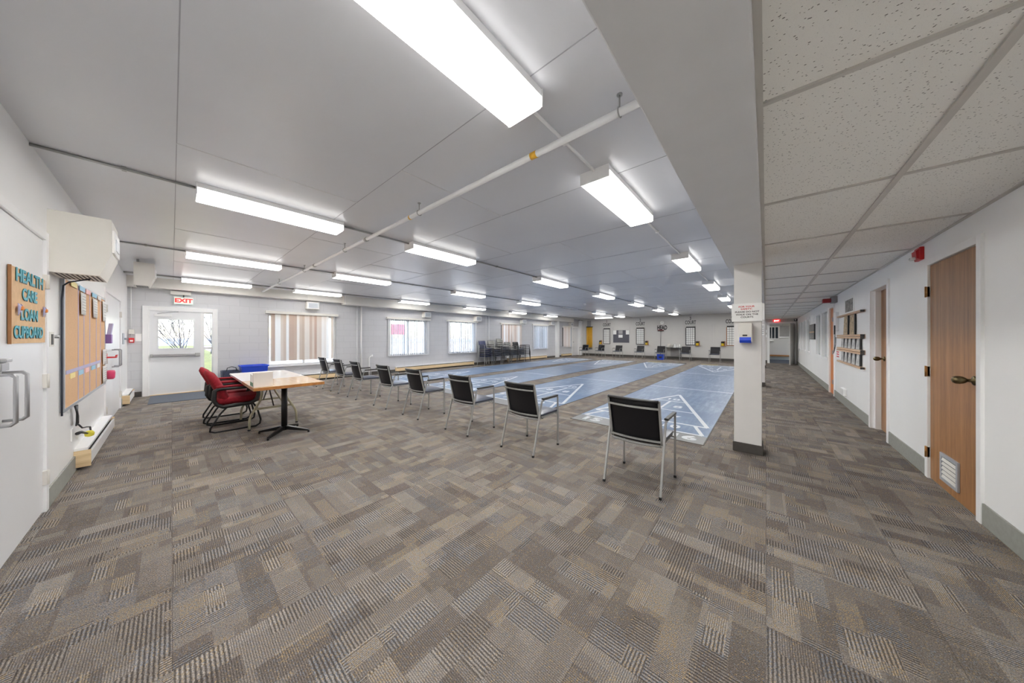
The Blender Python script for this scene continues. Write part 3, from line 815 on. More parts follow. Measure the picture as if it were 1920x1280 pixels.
for x, wd in ((-1.215, .05), (-2.83, .022)):
    m = MB(); m.cyl((x-wd/2, 1.64, 2.62), .0235, wd, 'x', 14); m.build('yellow_band', 'cue_yellow', r)
for x in (-.62, -2.66, -4.62, -6.6, -8.6):
    m = MB(); m.cyl((x, 1.64, 2.64), .004, ZC-2.64, 'z', 8); m.cyl((x, 1.64, ZC-.006), .016, .006, 'z', 10)
    m.tube([(x, 1.64+.026*math.cos(a*PI/6), 2.62+.026*math.sin(a*PI/6)) for a in range(12)], .004, 6, closed=True); m.build('hanger', 'grey_metal', r)
for x in (-3.9, -6.0):
    m = MB(); m.cyl((x-.03, 1.64, 2.62), .027, .06, 'x', 14); m.build('coupling', 'grey_metal', r)
m = MB(); m.cyl((-5.6, 11.0, ZC-.04), .06, .04, 'z', 18); m.cyl((-5.6, 11.0, ZC-.055), .025, .02, 'z', 12)
tag(m.build('smoke_detector', 'white'), 'small round smoke detector on the hall ceiling', 'smoke detector')

# ================================================================== SHUFFLEBOARD COURTS
def make_court(x1, first_label, nums, idx):
    x0 = x1-1.87; y0, y1 = 4.37, 17.23; xc = (x0+x1)/2
    r = thing('shuffleboard_court', first_label, 'shuffleboard court', (xc, (y0+y1)/2, 0), 'indoor shuffleboard courts')
    m = MB(); m.box(x0, x1, y0+.36, y1-.36, 0, .004); m.build('playing_surface', 'court', r)
    for a, b in ((y0, y0+.36), (y1-.36, y1)):
        m = MB(); m.box(x0, x1, a, b, 0, .004); m.build('end_strip', 'court_end', r)
    z0 = .004; lift = [0]
    def ln(p, q, wd=.05):
        p = Vector(p); q = Vector(q); d = (q-p).normalized(); n = Vector((-d.y, d.x))*wd/2
        lift[0] += 1; z1 = .0050+.00008*lift[0]
        m.prism([tuple(p+n), tuple(q+n), tuple(q-n), tuple(p-n)], 'z', z0, z1)
    for s in (0, 1):
        Y = (lambda v: v) if s == 0 else (lambda v: y0+y1-v)
        a, b = x0+.06, x1-.06; m = MB()
        ln((a, Y(4.76)), (b, Y(4.76)), .045); ln((a, Y(5.22)), (b, Y(5.22)))
        ln((a, Y(5.22)), (xc, Y(7.80)), .06); ln((b, Y(5.22)), (xc, Y(7.80)), .06)
        f1 = (6.07-5.22)/2.58; f2 = (6.93-5.22)/2.58
        ln((a+(xc-a)*f1, Y(6.07)), (b+(xc-b)*f1, Y(6.07)), .035); ln((a+(xc-a)*f2, Y(6.93)), (b+(xc-b)*f2, Y(6.93)), .035)
        ln((xc, Y(5.22)), (xc, Y(6.93)), .045)
        ln((a, Y(4.76)), (a+.16, Y(5.22)), .05); ln((b, Y(4.76)), (b-.16, Y(5.22)), .05)
        ln((x0, Y(8.85)), (x1, Y(8.85)), .035)
        m.build('court_line', 'line', r)
    m = MB()
    for q in ((x0-.012, x0, y0-.012, y1+.012), (x1, x1+.012, y0-.012, y1+.012), (x0, x1, y0-.012, y0), (x0, x1, y1, y1+.012)): m.box(q[0], q[1], q[2], q[3], 0, .006)
    m.build('border_strip', 'cove_dark', r)
    for s in (0, 1):
        R = (1, 0, 0) if s == 0 else (-1, 0, 0); U = (0, 1, 0) if s == 0 else (0, -1, 0)
        Y = (lambda v: v) if s == 0 else (lambda v: y0+y1-v)
        sg = 1 if s == 0 else -1
        for t, x, y, sz in (('10', xc, 7.16, .24), ('8', xc-.24, 6.42, .28), ('8', xc+.24, 6.42, .28), ('7', xc-.36, 5.58, .28), ('7', xc+.36, 5.58, .28), ('10', xc-.42, 4.99, .25), ('10', xc+.42, 4.99, .25)):
            MB().text(t, sz, (x if s == 0 else 2*xc-x, Y(y), .0048), R, U, .0006, .006, 1.15).build('court_number', 'line', r)
    if nums:
        for t, x in ((nums[0], x0+.27), (nums[1], x1-.27)): MB().text(t, .26, (x, y0+.19, .0048), (1, 0, 0), (0, 1, 0), .0006, .012, 1.35).build('court_number', 'line', r)
    return r
CL = ['blue shuffleboard court numbered 15 and 16 beside the pillars', 'blue shuffleboard court second from the pillars', 'blue shuffleboard court third from the pillars', 'blue shuffleboard court nearest the block wall']
for i, x1 in enumerate((-.60, -3.08, -5.55, -8.02)): make_court(x1, CL[i], ('15', '16') if i == 0 else None, i)
for i, (x, lab) in enumerate(((-2.1, 'yellow tape patch at the far end of the court beside the pillars'), (-4.62, 'yellow tape patch at the far end of the second court from the pillars'))):
    m = MB(); m.box(x-.34, x+.34, 17.26, 17.42, 0, .003); tag(m.build('floor_tape', 'tape_yellow'), lab, 'tape')
for i, (x, lab) in enumerate(((-3.3, 'black strip at the far corner of the second court'), (-8.3, 'black strip at the far corner of the court by the block wall'))):
    m = MB(); m.box(x-.2, x+.2, 17.26, 17.36, 0, .02, .004); tag(m.build('rubber_strip', 'black'), lab, 'strip')
m = MB(); m.box(-10.65, -9.42, -.32, .62, 0, .012, .004); tag(m.build('door_mat', 'mat'), 'dark grey fibre mat on the floor before the exit door', 'door mat')

# ================================================================== CHAIRS
def rrect(x0, x1, z0, z1, r, n=5):
    pts = []
    for cx, cz, a0 in ((x1-r, z1-r, 0), (x0+r, z1-r, 90), (x0+r, z0+r, 180), (x1-r, z0+r, 270)):
        for k in range(n+1):
            a = math.radians(a0+90*k/n); pts.append((cx+r*math.cos(a), cz+r*math.sin(a)))
    return pts
def make_chair(vinyl, seatm, feet):
    r = thing('stacking_armchair', 'chair', 'chair', (0, 0, 0))
    W = .245
    m = MB(); m.grid(lambda u, v: Vector(((u-.5)*.45, -.10+.40*v, .445+.022*math.sin(PI*min(1, max(0, u)))**.5*math.sin(PI*v)**.4)), 10, 10, None)
    m.box(-.225, .225, -.10, .30, .418, .447, .01); m.build('seat', seatm, r)
    def back(u, v):
        z = .405+.395*v; y = -.105-.10*v-.035*math.sin(PI*u)*(1-.2*v)
        return Vector(((u-.5)*.44, y, z))
    m = MB(); m.grid(back, 12, 8, .028); m.build('backrest', vinyl, r)
    m = MB()
    for s in (-1, 1): m.tube([(s*.222, -.085, .405), (s*.222, -.118, .425), (s*.222, -.212, .812)], .0125, 4, sq=True)
    for v in (.10, .86): m.tube([back(u/10, v)+Vector((0, -.034, 0)) for u in range(11)], .011, 4, sq=True)
    m.tube([back(u/10, 0)+Vector((0, -.02, -.008)) for u in range(11)], .010, 6)
    m.build('back_frame', 'grey_metal', r)
    m = MB(); m.tube([back(u/10, 1.0)+Vector((0, -.014, .006)) for u in range(11)], .014, 6); m.build('top_rail', 'black', r)
    m = MB()
    for y in (-.06, .23): m.tube([(-W, y, .405), (W, y, .405)], .010, 4, sq=True)
    for s in (-1, 1): m.tube([(s*.215, -.11, .408), (s*.215, .29, .41)], .010, 4, sq=True)
    m.build('seat_frame', 'grey_metal', r)
    for s in (-1, 1):
        for pts in (((s*W, -.26, 0), (s*W, -.092, .585), (s*W, -.078, .61), (s*W, -.05, .618), (s*W, .08, .620)), ((s*W, .262, 0), (s*W, .262, .585), (s*W, .255, .61), (s*W, .235, .619), (s*W, .08, .620))):
            m = MB(); m.tube(pts, .0115, 4, sq=True); lg = m.build('leg', 'grey_metal', r)
            if feet:
                m = MB(); m.box(pts[0][0]-.011, pts[0][0]+.011, pts[0][1]-.011, pts[0][1]+.011, 0, .022, .002); m.build('foot_cap', 'black', lg)
        m = MB(); m.box(s*W-.018, s*W+.018, -.075, .25, .622, .642, .008); m.build('armrest', 'black', r)
    return r
ROWX = [-.912, -2.235, -3.335, -4.575, -5.67, -6.965, -8.05, -9.08]
CH = ['black stacking armchair nearest the pillar in the row facing the courts'] + ['%s black stacking armchair from the pillar in the row facing the courts' % o for o in ORD[1:7]] + ['black stacking armchair at the block wall end of the row facing the courts']
ch_main = make_chair('black_vinyl', 'seat_vinyl', True); ch_black = make_chair('black_vinyl', 'seat_vinyl', False); ch_grey = make_chair('grey_vinyl', 'grey_vinyl', False); ch_navy = make_chair('navy_vinyl', 'navy_vinyl', False)
used_ch = set()
def put_chair(p, loc, rz, label, group):
    if p not in used_ch:
        used_ch.add(p); p.location = loc; p.rotation_euler = (0, 0, rz); tag(p, label, 'chair', group); return p
    return dup(p, loc, rz, label, group)
for i, x in enumerate(ROWX): put_chair(ch_main, (x, 2.93+.01*math.sin(i*2.3)-.01*i, 0), math.radians((0, 0, .5, -.5, 1, -1, 1, 1)[i]), CH[i], 'armchairs in a row facing the courts')
FARX = [-9.86, -8.65, -7.43, -6.04, -4.83, -3.50, -2.10]
FL = ['black armchair under the yellow cues at the far wall', 'black armchair under the court 1 scoreboard', 'black armchair under the charcoal notice board', 'black armchair under the court 2 scoreboard', 'black armchair with a blue bin under it at the far wall', 'black armchair beside the grey table under the court 3 scoreboard', 'black armchair left of the court 4 scoreboard at the far wall']
FA = [-5, -4, -3, -2, 0, 0, 0]
for i, x in enumerate(FARX): put_chair(ch_black, (x, 19.35, 0), PI+math.radians(FA[i]), FL[i], 'armchairs along the far wall')
STK = [(9.95, 'navy', 5, 'navy topped chair stack nearest the exit door', ch_navy), (10.58, 'grey', 5, 'second chair stack with a grey top', ch_grey), (11.2, 'grey', 6, 'tallest chair stack with a grey top', ch_grey), (11.84, 'grey', 4, 'fourth chair stack from the exit door', ch_grey), (12.5, 'black', 4, 'black topped chair stack', ch_black)]
for y, cn, n, nm, p in STK:
    for k in range(n):
        lab = ('%s chair on top of the %s' % (cn, nm)) if k == n-1 else ('%s chair up in the %s' % (ORD[k], nm))
        q = p if (k == n-1 or p in (ch_navy, ch_black)) else ch_black
        put_chair(q, (-10.36, y, k*.092), -PI/2, lab, 'stacked armchairs by the block wall')
# two stacks' worth of bare frames: the backless stools at the far end of the stacks
r = thing('stacking_stool', 'stool', 'stool', (0, 0, 0))
m = MB(); m.box(-.2, .2, -.2, .2, .42, .45, .012); m.build('seat', 'black_vinyl', r)
for sx in (-1, 1):
    for sy in (-1, 1):
        m = MB(); m.tube([(sx*.22, sy*.22, 0), (sx*.17, sy*.17, .43)], .011, 6); m.build('leg', 'black_metal', r)
m = MB(); m.tube([(-.19, -.19, .25), (.19, -.19, .25), (.19, .19, .25), (-.19, .19, .25)], .008, 6, closed=True); m.build('stretcher', 'grey_metal', r)
for k in range(6):
    loc = (-10.38, 13.15, k*.095); lab = '%s stool from the floor in the backless stack after the black chairs' % ORD[k]
    if k == 0: r.location = loc; tag(r, lab, 'stool', 'stacked stools by the block wall')
    else: dup(r, loc, 0, lab, 'stacked stools by the block wall')

# ------------------------------------------------------------------ red armchairs
def make_red():
    r = thing('red_armchair', 'chair', 'armchair', (0, 0, 0))
    m = MB(); m.box(-.245, .245, -.20, .30, .385, .485, .045, 4); m.build('seat_cushion', 'red_fabric', r)
    # tall tapering back with a rounded top
    N = 24; prof = []
    t = bmesh.new(); rings = []
    for k in range(11):
        v = k/10; z = .36+.52*v; y = -.085-.205*v+.015*math.sin(PI*v)
        hw = .205+.055*math.sin(PI*min(1, v*1.05))
        if v > .8: hw *= math.sqrt(max(.02, 1-((v-.8)/.215)**2))*.98+.02
        th = .062*(1 if v < .82 else math.sqrt(max(.03, 1-((v-.82)/.185)**2)))
        rings.append([t.verts.new((hw*math.copysign(abs(math.cos(a))**.6, math.cos(a)), y+th*math.copysign(abs(math.sin(a))**.8, math.sin(a)), z)) for a in [2*PI*j/N for j in range(N)]])
    for A, B in zip(rings, rings[1:]):
        for j in range(N): t.faces.new([A[j], A[(j+1) % N], B[(j+1) % N], B[j]]).smooth = True
    t.faces.new(rings[0][::-1]); t.faces.new(rings[-1])
    m = MB(); m.join(t); m.build('backrest', 'red_fabric', r)
    for s in (-1, 1):
        x = s*.275
        m = MB(); pts = [(x, -.20, .40), (x, -.235, .47), (x, -.225, .60), (x, -.18, .625), (x, .16, .625), (x, .23, .59), (x, .25, .50), (x, .22, .41), (x, .15, .375), (x, -.14, .365)]
        m.tube(pts, .027, 8, closed=True); am = m.build('arm', 'black', r)
        m = MB(); m.box(x-.032, x+.032, -.21, .17, .640, .668, .012, 3); m.build('arm_pad', 'red_fabric', am)
        m = MB(); m.tube([(s*.20, .10, .38), (s*.235, .19, .36), (s*.245, .235, .28), (s*.25, .275, .10), (s*.25, .265, .04), (s*.25, .22, .013), (s*.25, -.22, .013), (s*.25, -.27, .035), (s*.25, -.265, .08), (s*.248, -.17, .26), (s*.235, -.10, .345), (s*.20, -.06, .375)], .0125, 10)
        m.build('sled_leg', 'black_metal', r)
    m = MB(); m.tube([(-.20, .10, .38), (.20, .10, .38)], .0125, 8); m.tube([(-.20, -.06, .375), (.20, -.06, .375)], .0125, 8); m.build('seat_support', 'black_metal', r)
    return r
rc = make_red(); rc.location = (-6.14, .62, 0); tag(rc, 'red fabric armchair pushed under the table, nearer the camera', 'armchair', 'red armchairs at the table')
dup(rc, (-6.80, .60, 0), math.radians(-2), 'red fabric armchair pushed under the table, nearer the exit door', 'red armchairs at the table')

# ------------------------------------------------------------------ tables
r = thing('pedestal_table', 'wood topped table on a black pedestal near the red armchairs', 'table', (-5.1, 1.02, 0))
m = MB(); m.box(-5.548, -4.655, .647, 1.383, .722, .745); m.build('tabletop', 'table_wood', r)
m = MB()
for q in ((-5.55, -4.65, .64, .647), (-5.55, -4.65, 1.383, 1.39), (-4.655, -4.648, .647, 1.383)): m.box(q[0], q[1], q[2], q[3], .708, .745, .001)
m.box(-5.54, -4.66, .65, 1.38, .708, .722); m.build('edge_band', 'edge_wood', r)
m = MB(); m.cyl((-5.2, 1.05, .04), .036, .668, 'z', 20); m.cyl((-5.2, 1.05, .695), .13, .013, 'z', 20); m.build('column', 'black_metal', r)
for tx, ty in ((-5.39, .83), (-4.98, .84), (-5.00, 1.27), (-5.45, 1.27)):
    c = Vector((-5.2, 1.05, 0)); e = Vector((tx, ty, 0)); d = (e-c).normalized(); e = c+d*.32
    m = MB(); m.tube([c+Vector((0, 0, .075)), c+d*.06+Vector((0, 0, .072)), e+Vector((0, 0, .028))], [.036, .034, .016], 4, sq=True); m.cyl((e.x, e.y, 0), .014, .03, 'z', 10); m.build('foot', 'black_metal', r)
r = thing('folding_table', 'white topped folding table with beige legs beside the red armchairs', 'table', (-6.2, 1.02, 0))
m = MB(); m.box(-6.88, -5.555, .64, 1.39, .722, .745, .003); m.build('tabletop', 'white_laminate', r)
m = MB(); m.box(-6.87, -5.565, .652, 1.378, .70, .722, .002); m.build('apron', 'cream', r)
for x, sg in ((-5.68, 1), (-6.47, -1)):
    for s in (-1, 1):
        m = MB(); yc = 1.02
        m.tube([(x, yc+s*.14, .70), (x, yc+s*.145, .50), (x, yc+s*.16, .42), (x, yc+s*.265, .22), (x, yc+s*.28, .16), (x, yc+s*.285, 0)], .0155, 10); lg = m.build('leg', 'beige_tube', r)
        m = MB(); m.cyl((x, yc+s*.285, 0), .019, .02, 'z', 10); m.build('foot_cap', 'black', lg)
    m = MB(); m.box(x-.006, x+.006, 1.02-.215, 1.02+.215, .285, .315, .002); m.build('cross_bar', 'beige_tube', r)
    m = MB(); m.tube([(x, 1.02, .30), (x-sg*.28, 1.02, .5), (x-sg*.42, 1.02, .70)], .009, 6); m.build('brace', 'black_metal', r)
m = MB(); m.box(-4.745, -4.705, .648, .835, .745, .925, .004)
tag(m.build('white_binder', plain('binder_card', (206, 198, 190), .6)), 'white binder standing upright on the wooden tabletop corner', 'binder')
r = thing('leaning_booklet', 'green and white booklet standing behind the white binder', 'booklet', (-4.85, .66, .745))
m = MB(); m.box(-4.95, -4.75, .650, .660, .745, .895, .002); m.build('cover', 'paper', r)
m = MB(); m.box(-4.945, -4.755, .648, .650, .755, .80); m.build('green_band', plain('green_print', (90, 130, 110), .6), r)
# bin and bag by the block wall
r = thing('recycling_bin', 'blue plastic bin behind the table against the block wall', 'bin', (-10.45, 1.46, 0))
def taper(m, x0, x1, y0, y1, z0, z1, k, open_top=True):
    cx, cy = (x0+x1)/2, (y0+y1)/2
    A = [((x0-cx)*k+cx, (y0-cy)*k+cy), ((x1-cx)*k+cx, (y0-cy)*k+cy), ((x1-cx)*k+cx, (y1-cy)*k+cy), ((x0-cx)*k+cx, (y1-cy)*k+cy)]
    B = [(x0, y0), (x1, y0), (x1, y1), (x0, y1)]; C = [((px-cx)*.92+cx, (py-cy)*.92+cy) for px, py in B]
    D = [((px-cx)*.9+cx, (py-cy)*.9+cy) for px, py in A]
    R = []
    for pts, z in ((A, z0), (B, z1), (C, z1), (D, z0+.012)): R.append([m.bm.verts.new((p[0], p[1], z)) for p in pts])
    for P, Q in zip(R, R[1:]):
        for i in range(4): m.bm.faces.new([P[i], P[(i+1) % 4], Q[(i+1) % 4], Q[i]])
    m.bm.faces.new(R[0][::-1]); m.bm.faces.new(R[-1])
m = MB(); taper(m, -10.72, -10.28, 1.18, 1.72, 0, .60, .82); m.build('bin_body', 'blue', r)
m = MB()
for q in ((-10.74, -10.26, 1.165, 1.185), (-10.74, -10.26, 1.715, 1.735), (-10.74, -10.72, 1.185, 1.715), (-10.28, -10.26, 1.185, 1.715)): m.box(q[0], q[1], q[2], q[3], .575, .61, .004)
m.build('rim', 'blue', r)
m = MB(); m.box(-10.46, -10.36, 1.42, 1.62, .45, .60, .01); tag(m.build('red_carton', 'red'), 'red and white carton lying in the blue bin by the table', 'carton')
r = thing('patterned_bag', 'dark patterned bag on the floor beside the blue bin', 'bag', (-10.45, 1.02, 0))
m = MB(); taper(m, -10.68, -10.22, .82, 1.15, 0, .50, .86); m.build('bag_body', 'basket', r)
m = MB(); m.tube([(-10.3, .9, .49), (-10.31, .92, .58), (-10.33, 1.0, .61), (-10.33, 1.08, .58), (-10.32, 1.1, .49)], .009, 6); m.build('bag_handle', 'black', r)

# ================================================================== ON THE BLOCK WALL
BL = [(1.74, 3.61, .655, 2.115, 1), (5.26, 7.16, .64, 2.125, 0), (8.02, 9.86, .62, 2.14, 0), (11.5, 13.46, .68, 2.14, 1), (14.36, 16.1, .60, 2.16, 0), (17.85, 19.1, .64, 2.16, 1)]
BN = ['closed tan vertical blind on the window nearest the exit door', 'open white vertical blind on the second window from the exit door', 'open white vertical blind left of the stacked chairs', 'closed tan vertical blind behind the stacked chairs', 'open white vertical blind right of the stacked chairs', 'closed tan vertical blind on the window nearest the far wall']
for i, (a, b, z0, z1, closed) in enumerate(BL):
    r = thing('vertical_blind', BN[i], 'blind', (XE, (a+b)/2, z0), 'vertical blinds on the block wall')
    m = MB(); m.box(XE+.0, XE+.085, a, b, z1-.075, z1, .004); m.build('head_rail', 'cream', r)
    m = MB(); sl = .066 if closed else .089; n = int((b-a-.12-.13*closed)/ (.0655 if closed else .085)); ang = math.radians(14 if closed else (0, 104, 108, 0, 122, 0)[i])
    xs = XE+.045
    for k in range(n):
        y = a+.06+.05*closed+(k+.5)*(b-a-.12-.13*closed)/n
        if closed and k == n-2 and i == 0: continue
        aa = ang+random.uniform(-.06, .06)
        if not closed and (k < 1 or k > n-2): aa = math.radians(15)
        dy, dx = math.cos(aa)*sl/2, math.sin(aa)*sl/2
        nx, ny = -math.cos(aa)*.0008, math.sin(aa)*.0008
        m.prism([(xs-dx+nx, y-dy+ny), (xs+dx+nx, y+dy+ny), (xs+dx-nx, y+dy-ny), (xs-dx-nx, y-dy-ny)], 'z', z0+.01, z1-.07)
    m.build('slat_set', 'slat_closed' if closed else 'slat_open', r)
VN = ['first', 'second', 'third', 'fourth', 'fifth', 'sixth']
VY = [(2.70, 3.03, 2.225, 2.455), (6.78, 7.10, 2.17, 2.40), (9.62, 9.98, 2.14, 2.38), (13.2, 13.58, 2.145, 2.385), (16.2, 16.6, 2.15, 2.41), (18.75, 19.1, 2.17, 2.40)]
for i, (a, b, z0, z1) in enumerate(VY):
    r = thing('vent_box', 'cream vent box above the right end of the %s blind from the exit door' % VN[i], 'vent', (XE, (a+b)/2, z0), 'vent boxes over the blinds')
    m = MB(); m.box(XE, XE+.20, a, b, z0, z1, .006); m.build('box_body', 'cream', r)
    m = MB()
    for q in ((a+.015, b-.015, z0+.015, z0+.04), (a+.015, b-.015, z1-.04, z1-.015), (a+.015, a+.04, z0+.04, z1-.04), (b-.04, b-.015, z0+.04, z1-.04)): m.box(XE+.198, XE+.212, *q)
    m.build('grille_frame', 'white', r)
    m = MB(); m.box(XE+.198, XE+.202, a+.04, b-.04, z0+.04, z1-.04)
    for k in range(5): zz = z0+.05+k*(z1-z0-.1)/5; m.box(XE+.2, XE+.21, a+.04, b-.04, zz, zz+.008)
    m.build('louvre', 'kraft_edge' if i == 99 else 'vent_metal', r)
# baseboard heaters with wooden covers
HE = [(2.10, 3.75, 'E', 'wood fronted baseboard heater under the tan blind behind the table'), (5.62, 9.58, 'E', 'long wood fronted baseboard heater before the stacked chairs'), (12.1, 15.85, 'E', 'wood fronted baseboard heater just beyond the stacked chairs'), (17.75, 19.05, 'E', 'short wood fronted baseboard heater near the far door'),
      (-7.22, -5.30, 'L', 'baseboard heater with bare wooden end under the corkboard'), (-10.70, -9.62, 'L', 'baseboard heater with wooden end in the exit corner')]
for a, b, wl_, lab in HE:
    c = wpt(wl_, (a+b)/2, 0, .05)
    r = thing('baseboard_heater', lab, 'heater', (c[0], c[1], 0), 'baseboard heaters')
    m = MB(); wbox(m, wl_, a+.02, b-.02, .05, .195, .0, .07, .003); m.build('heater_body', 'grille_dark', r)
    m = MB(); wbox(m, wl_, a, b, .20, .225, 0, .085, .003); m.build('top_cover', 'white', r)
    m = MB(); wbox(m, wl_, a+.012, b-.012, .055, .175, .085, .103, .002); m.build('front_panel', 'heater_wood' if wl_ == 'E' else 'white', r)
    for e0, e1 in ((a, a+.012), (b-.012, b)):
        m = MB(); wbox(m, wl_, e0, e1, .03, .20, 0, .103, .002); m.build('end_panel', 'heater_wood', r)
# pipes and pull station
for y, rad, z1, lab in ((4.36, .024, 2.44, 'thick white pipe up the block wall between the first two windows'), (4.22, .010, 2.44, 'thin white conduit beside the thick pipe on the block wall'), (10.66, .018, 2.44, 'white pipe up the block wall behind the stacked chairs'), (10.45, .009, 2.44, 'thin white conduit up the block wall behind the stacked chairs')):
    m = MB(); m.tube([(XE+.03, y, 0), (XE+.03, y, z1)], rad, 10); tag(m.build('wall_pipe', 'white'), lab, 'pipe')
m = MB(); m.tube([(XE+.05, 4.62, 0), (XE+.05, 4.62, .62), (XE+.05, 4.64, .66), (XE+.05, 4.72, .70)], .022, 10); m.cyl((XE+.05, 4.72, .66), .03, .07, 'z', 10)
tag(m.build('standpipe', 'white'), 'short white elbow pipe beside the second window from the exit door', 'pipe')
m = MB(); m.box(XE, XE+.20, 16.95, 17.20, 0, 2.44, .004); tag(m.build('wall_pilaster', 'wall', None), 'white pilaster on the block wall before the last blind', 'pilaster', None, 'structure')
m = MB(); m.box(XE+.02, XE+.20, 20.2, YF-.01, 0, 2.60, .004); tag(m.build('corner_boxing', 'trim', None), 'white boxed column in the far corner beside the yellow cues', 'boxing', None, 'structure')
r = thing('fire_pull_station', 'small red fire alarm pull station left of the exit door', 'alarm', (XE, -.59, 1.24))
m = MB(); m.box(XE, XE+.05, -.628, -.552, 1.235, 1.345, .006); m.build('station_body', 'red', r)
m = MB(); m.box(XE+.05, XE+.056, -.612, -.568, 1.26, 1.30, .002); m.build('pull_label', 'paper', r)
r = thing('junction_box', 'cream electrical box with a conduit above the red pull station', 'junction box', (XE, -.59, 1.43))
m = MB(); m.box(XE, XE+.055, -.63, -.548, 1.43, 1.535, .006); m.build('box_body', 'cream', r)
m = MB(); m.tube([(XE+.02, -.595, 1.535), (XE+.02, -.595, 2.49)], .009, 8); m.tube([(XE+.02, -.59, 1.345), (XE+.02, -.59, 1.43)], .007, 8); m.build('conduit', 'white', r)
m = MB(); m.box(XE, XE+.004, -.54, -.45, 1.27, 1.44, .001); tag(m.build('wall_plate', 'wall'), 'blank white plate beside the red pull station', 'plate')
r = thing('exit_sign', 'EXIT sign with red letters above the white exit door', 'exit sign', (XE, .19, 2.15))
m = MB(); m.box(XE+.02, XE+.07, .035, .345, 2.165, 2.325, .005); m.build('sign_body', 'exit_face', r)
m = MB(); wtext(m, 'E', 'EXIT', .135, .19, 2.245, .071, .0015, .006, 1.05); m.build('lettering', 'exit_red', r)
m = MB(); m.cyl((XE+.045, .19, 2.325), .012, .06, 'z', 8); m.build('bracket', 'black', r)
m = MB(); m.box(XE+.0, XE+.09, -.02, .31, 2.385, 2.465, .006); tag(m.build('light_box', 'cream'), 'cream emergency light box over the EXIT sign', 'emergency light')

# ================================================================== ON THE LEFT WALL
r = thing('cupboard_sign', 'brown board reading HEALTH CARE LOAN CUPBOARD on the double door', 'sign', (-3.84, YL, 1.32))
m = MB(); wbox(m, 'L', -4.215, -3.475, 1.32, 1.80, .001, .010, .001); m.build('board', 'kraft', r)
m = MB(); wbox(m, 'L', -3.475, -3.470, 1.318, 1.803, .0, .013, .001); m.build('board_edge', 'kraft_edge', r)
lm, sh = MB(), MB()
for t, a, z, sz, sx in (('HEALTH', -3.845, 1.755, .112, 1.45), ('CARE', -3.83, 1.640, .105, 1.25), ('LOAN', -3.825, 1.508, .105, 1.3), ('CUPBOARD', -3.825, 1.390, .105, 1.12)):
    wtext(lm, 'L', t, sz, a, z, .0135, .001, .003, sx); wtext(sh, 'L', t, sz, a-.005, z-.004, .0115, .001, .004, sx)
lm.build('lettering', 'teal', r); sh.build('letter_backing', 'teal_dark', r)
for a, z in ((-3.585, 1.545), (-4.135, 1.56)):
    m = MB()
    for sg in (-1, 1): m.grid(lambda u, v, sg=sg: Vector((a+sg*(.003+.028*u), YL+.018+.006*math.sin(PI*u)*(.5+v), z+(v-.5)*(.02+.06*u)-.01)), 5, 5, .0015)
    bw = m.build('paper_bow', 'ribbon', r); tag(bw, 'lilac paper bow')
    m = MB(); m.box(a-.016, a+.016, YL+.014, YL+.034, z-.014, z+.014, .007); m.build('bow_knot', 'orange', bw)
r = thing('key_lock', 'small grey latch plate on the wall beside the cupboard door', 'latch', (-4.42, YL, 1.28))
m = MB(); wbox(m, 'L', -4.48, -4.335, 1.285, 1.405, 0, .012, .003); m.build('plate', 'cream', r)
m = MB(); wbox(m, 'L', -4.43, -4.385, 1.30, 1.385, .008, .016, .002); m.build('slot', 'grille_dark', r)
m = MB(); m.cyl((-4.52, YL, 1.365), .014, .03, 'y', 12); m.build('latch_knob', 'steel', r)
# unit heaters
def unit_heater(name, label, x0, x1, y0, y1, z0, z1, grp):
    r = thing(name, label, 'heater', ((x0+x1)/2, (y0+y1)/2, z0), grp)
    yc, zc = y1-.06, z1-(z1-z0)*.60
    m = MB(); m.prism([(y0, z1), (y1, z1), (y1, zc), (yc, z0), (y0, z0)], 'x', x0, x1); m.build('casing', 'cream', r)
    m = MB(); m.box(x0+.045, x1-.045, y1, y1+.014, zc+.02, z1-.08, .003); dd = m.build('front_panel', 'white', r)
    m = MB(); m.box(x0+.12, x1-.12, y1+.014, y1+.018, zc+.06, z1-.14, .001); m.build('control_slot', 'vent_metal', dd)
    m = MB()
    for k in range(9):
        yy = y0+.03+k*(yc-y0-.05)/8; m.box(x0+.05, x1-.05, yy-.006, yy+.006, z0-.0015, z0+.001)
    m.build('bottom_grille', 'grille_dark', r)
    return r
unit_heater('unit_heater', 'large cream unit heater boxed on the left wall over the corkboard', -4.80, -4.33, YL, -.345, 1.885, 2.384, 'cream unit heaters')
u = unit_heater('unit_heater', 'smaller cream unit heater hung in the exit corner', -8.62, -8.2, -.43, -.20, 2.26, 2.66, 'cream unit heaters')
m = MB()
for x in (-8.55, -8.27): m.box(x-.015, x+.015, -.40, -.37, 2.66, ZC, .002)
m.build('hanger', 'grey_metal', u)
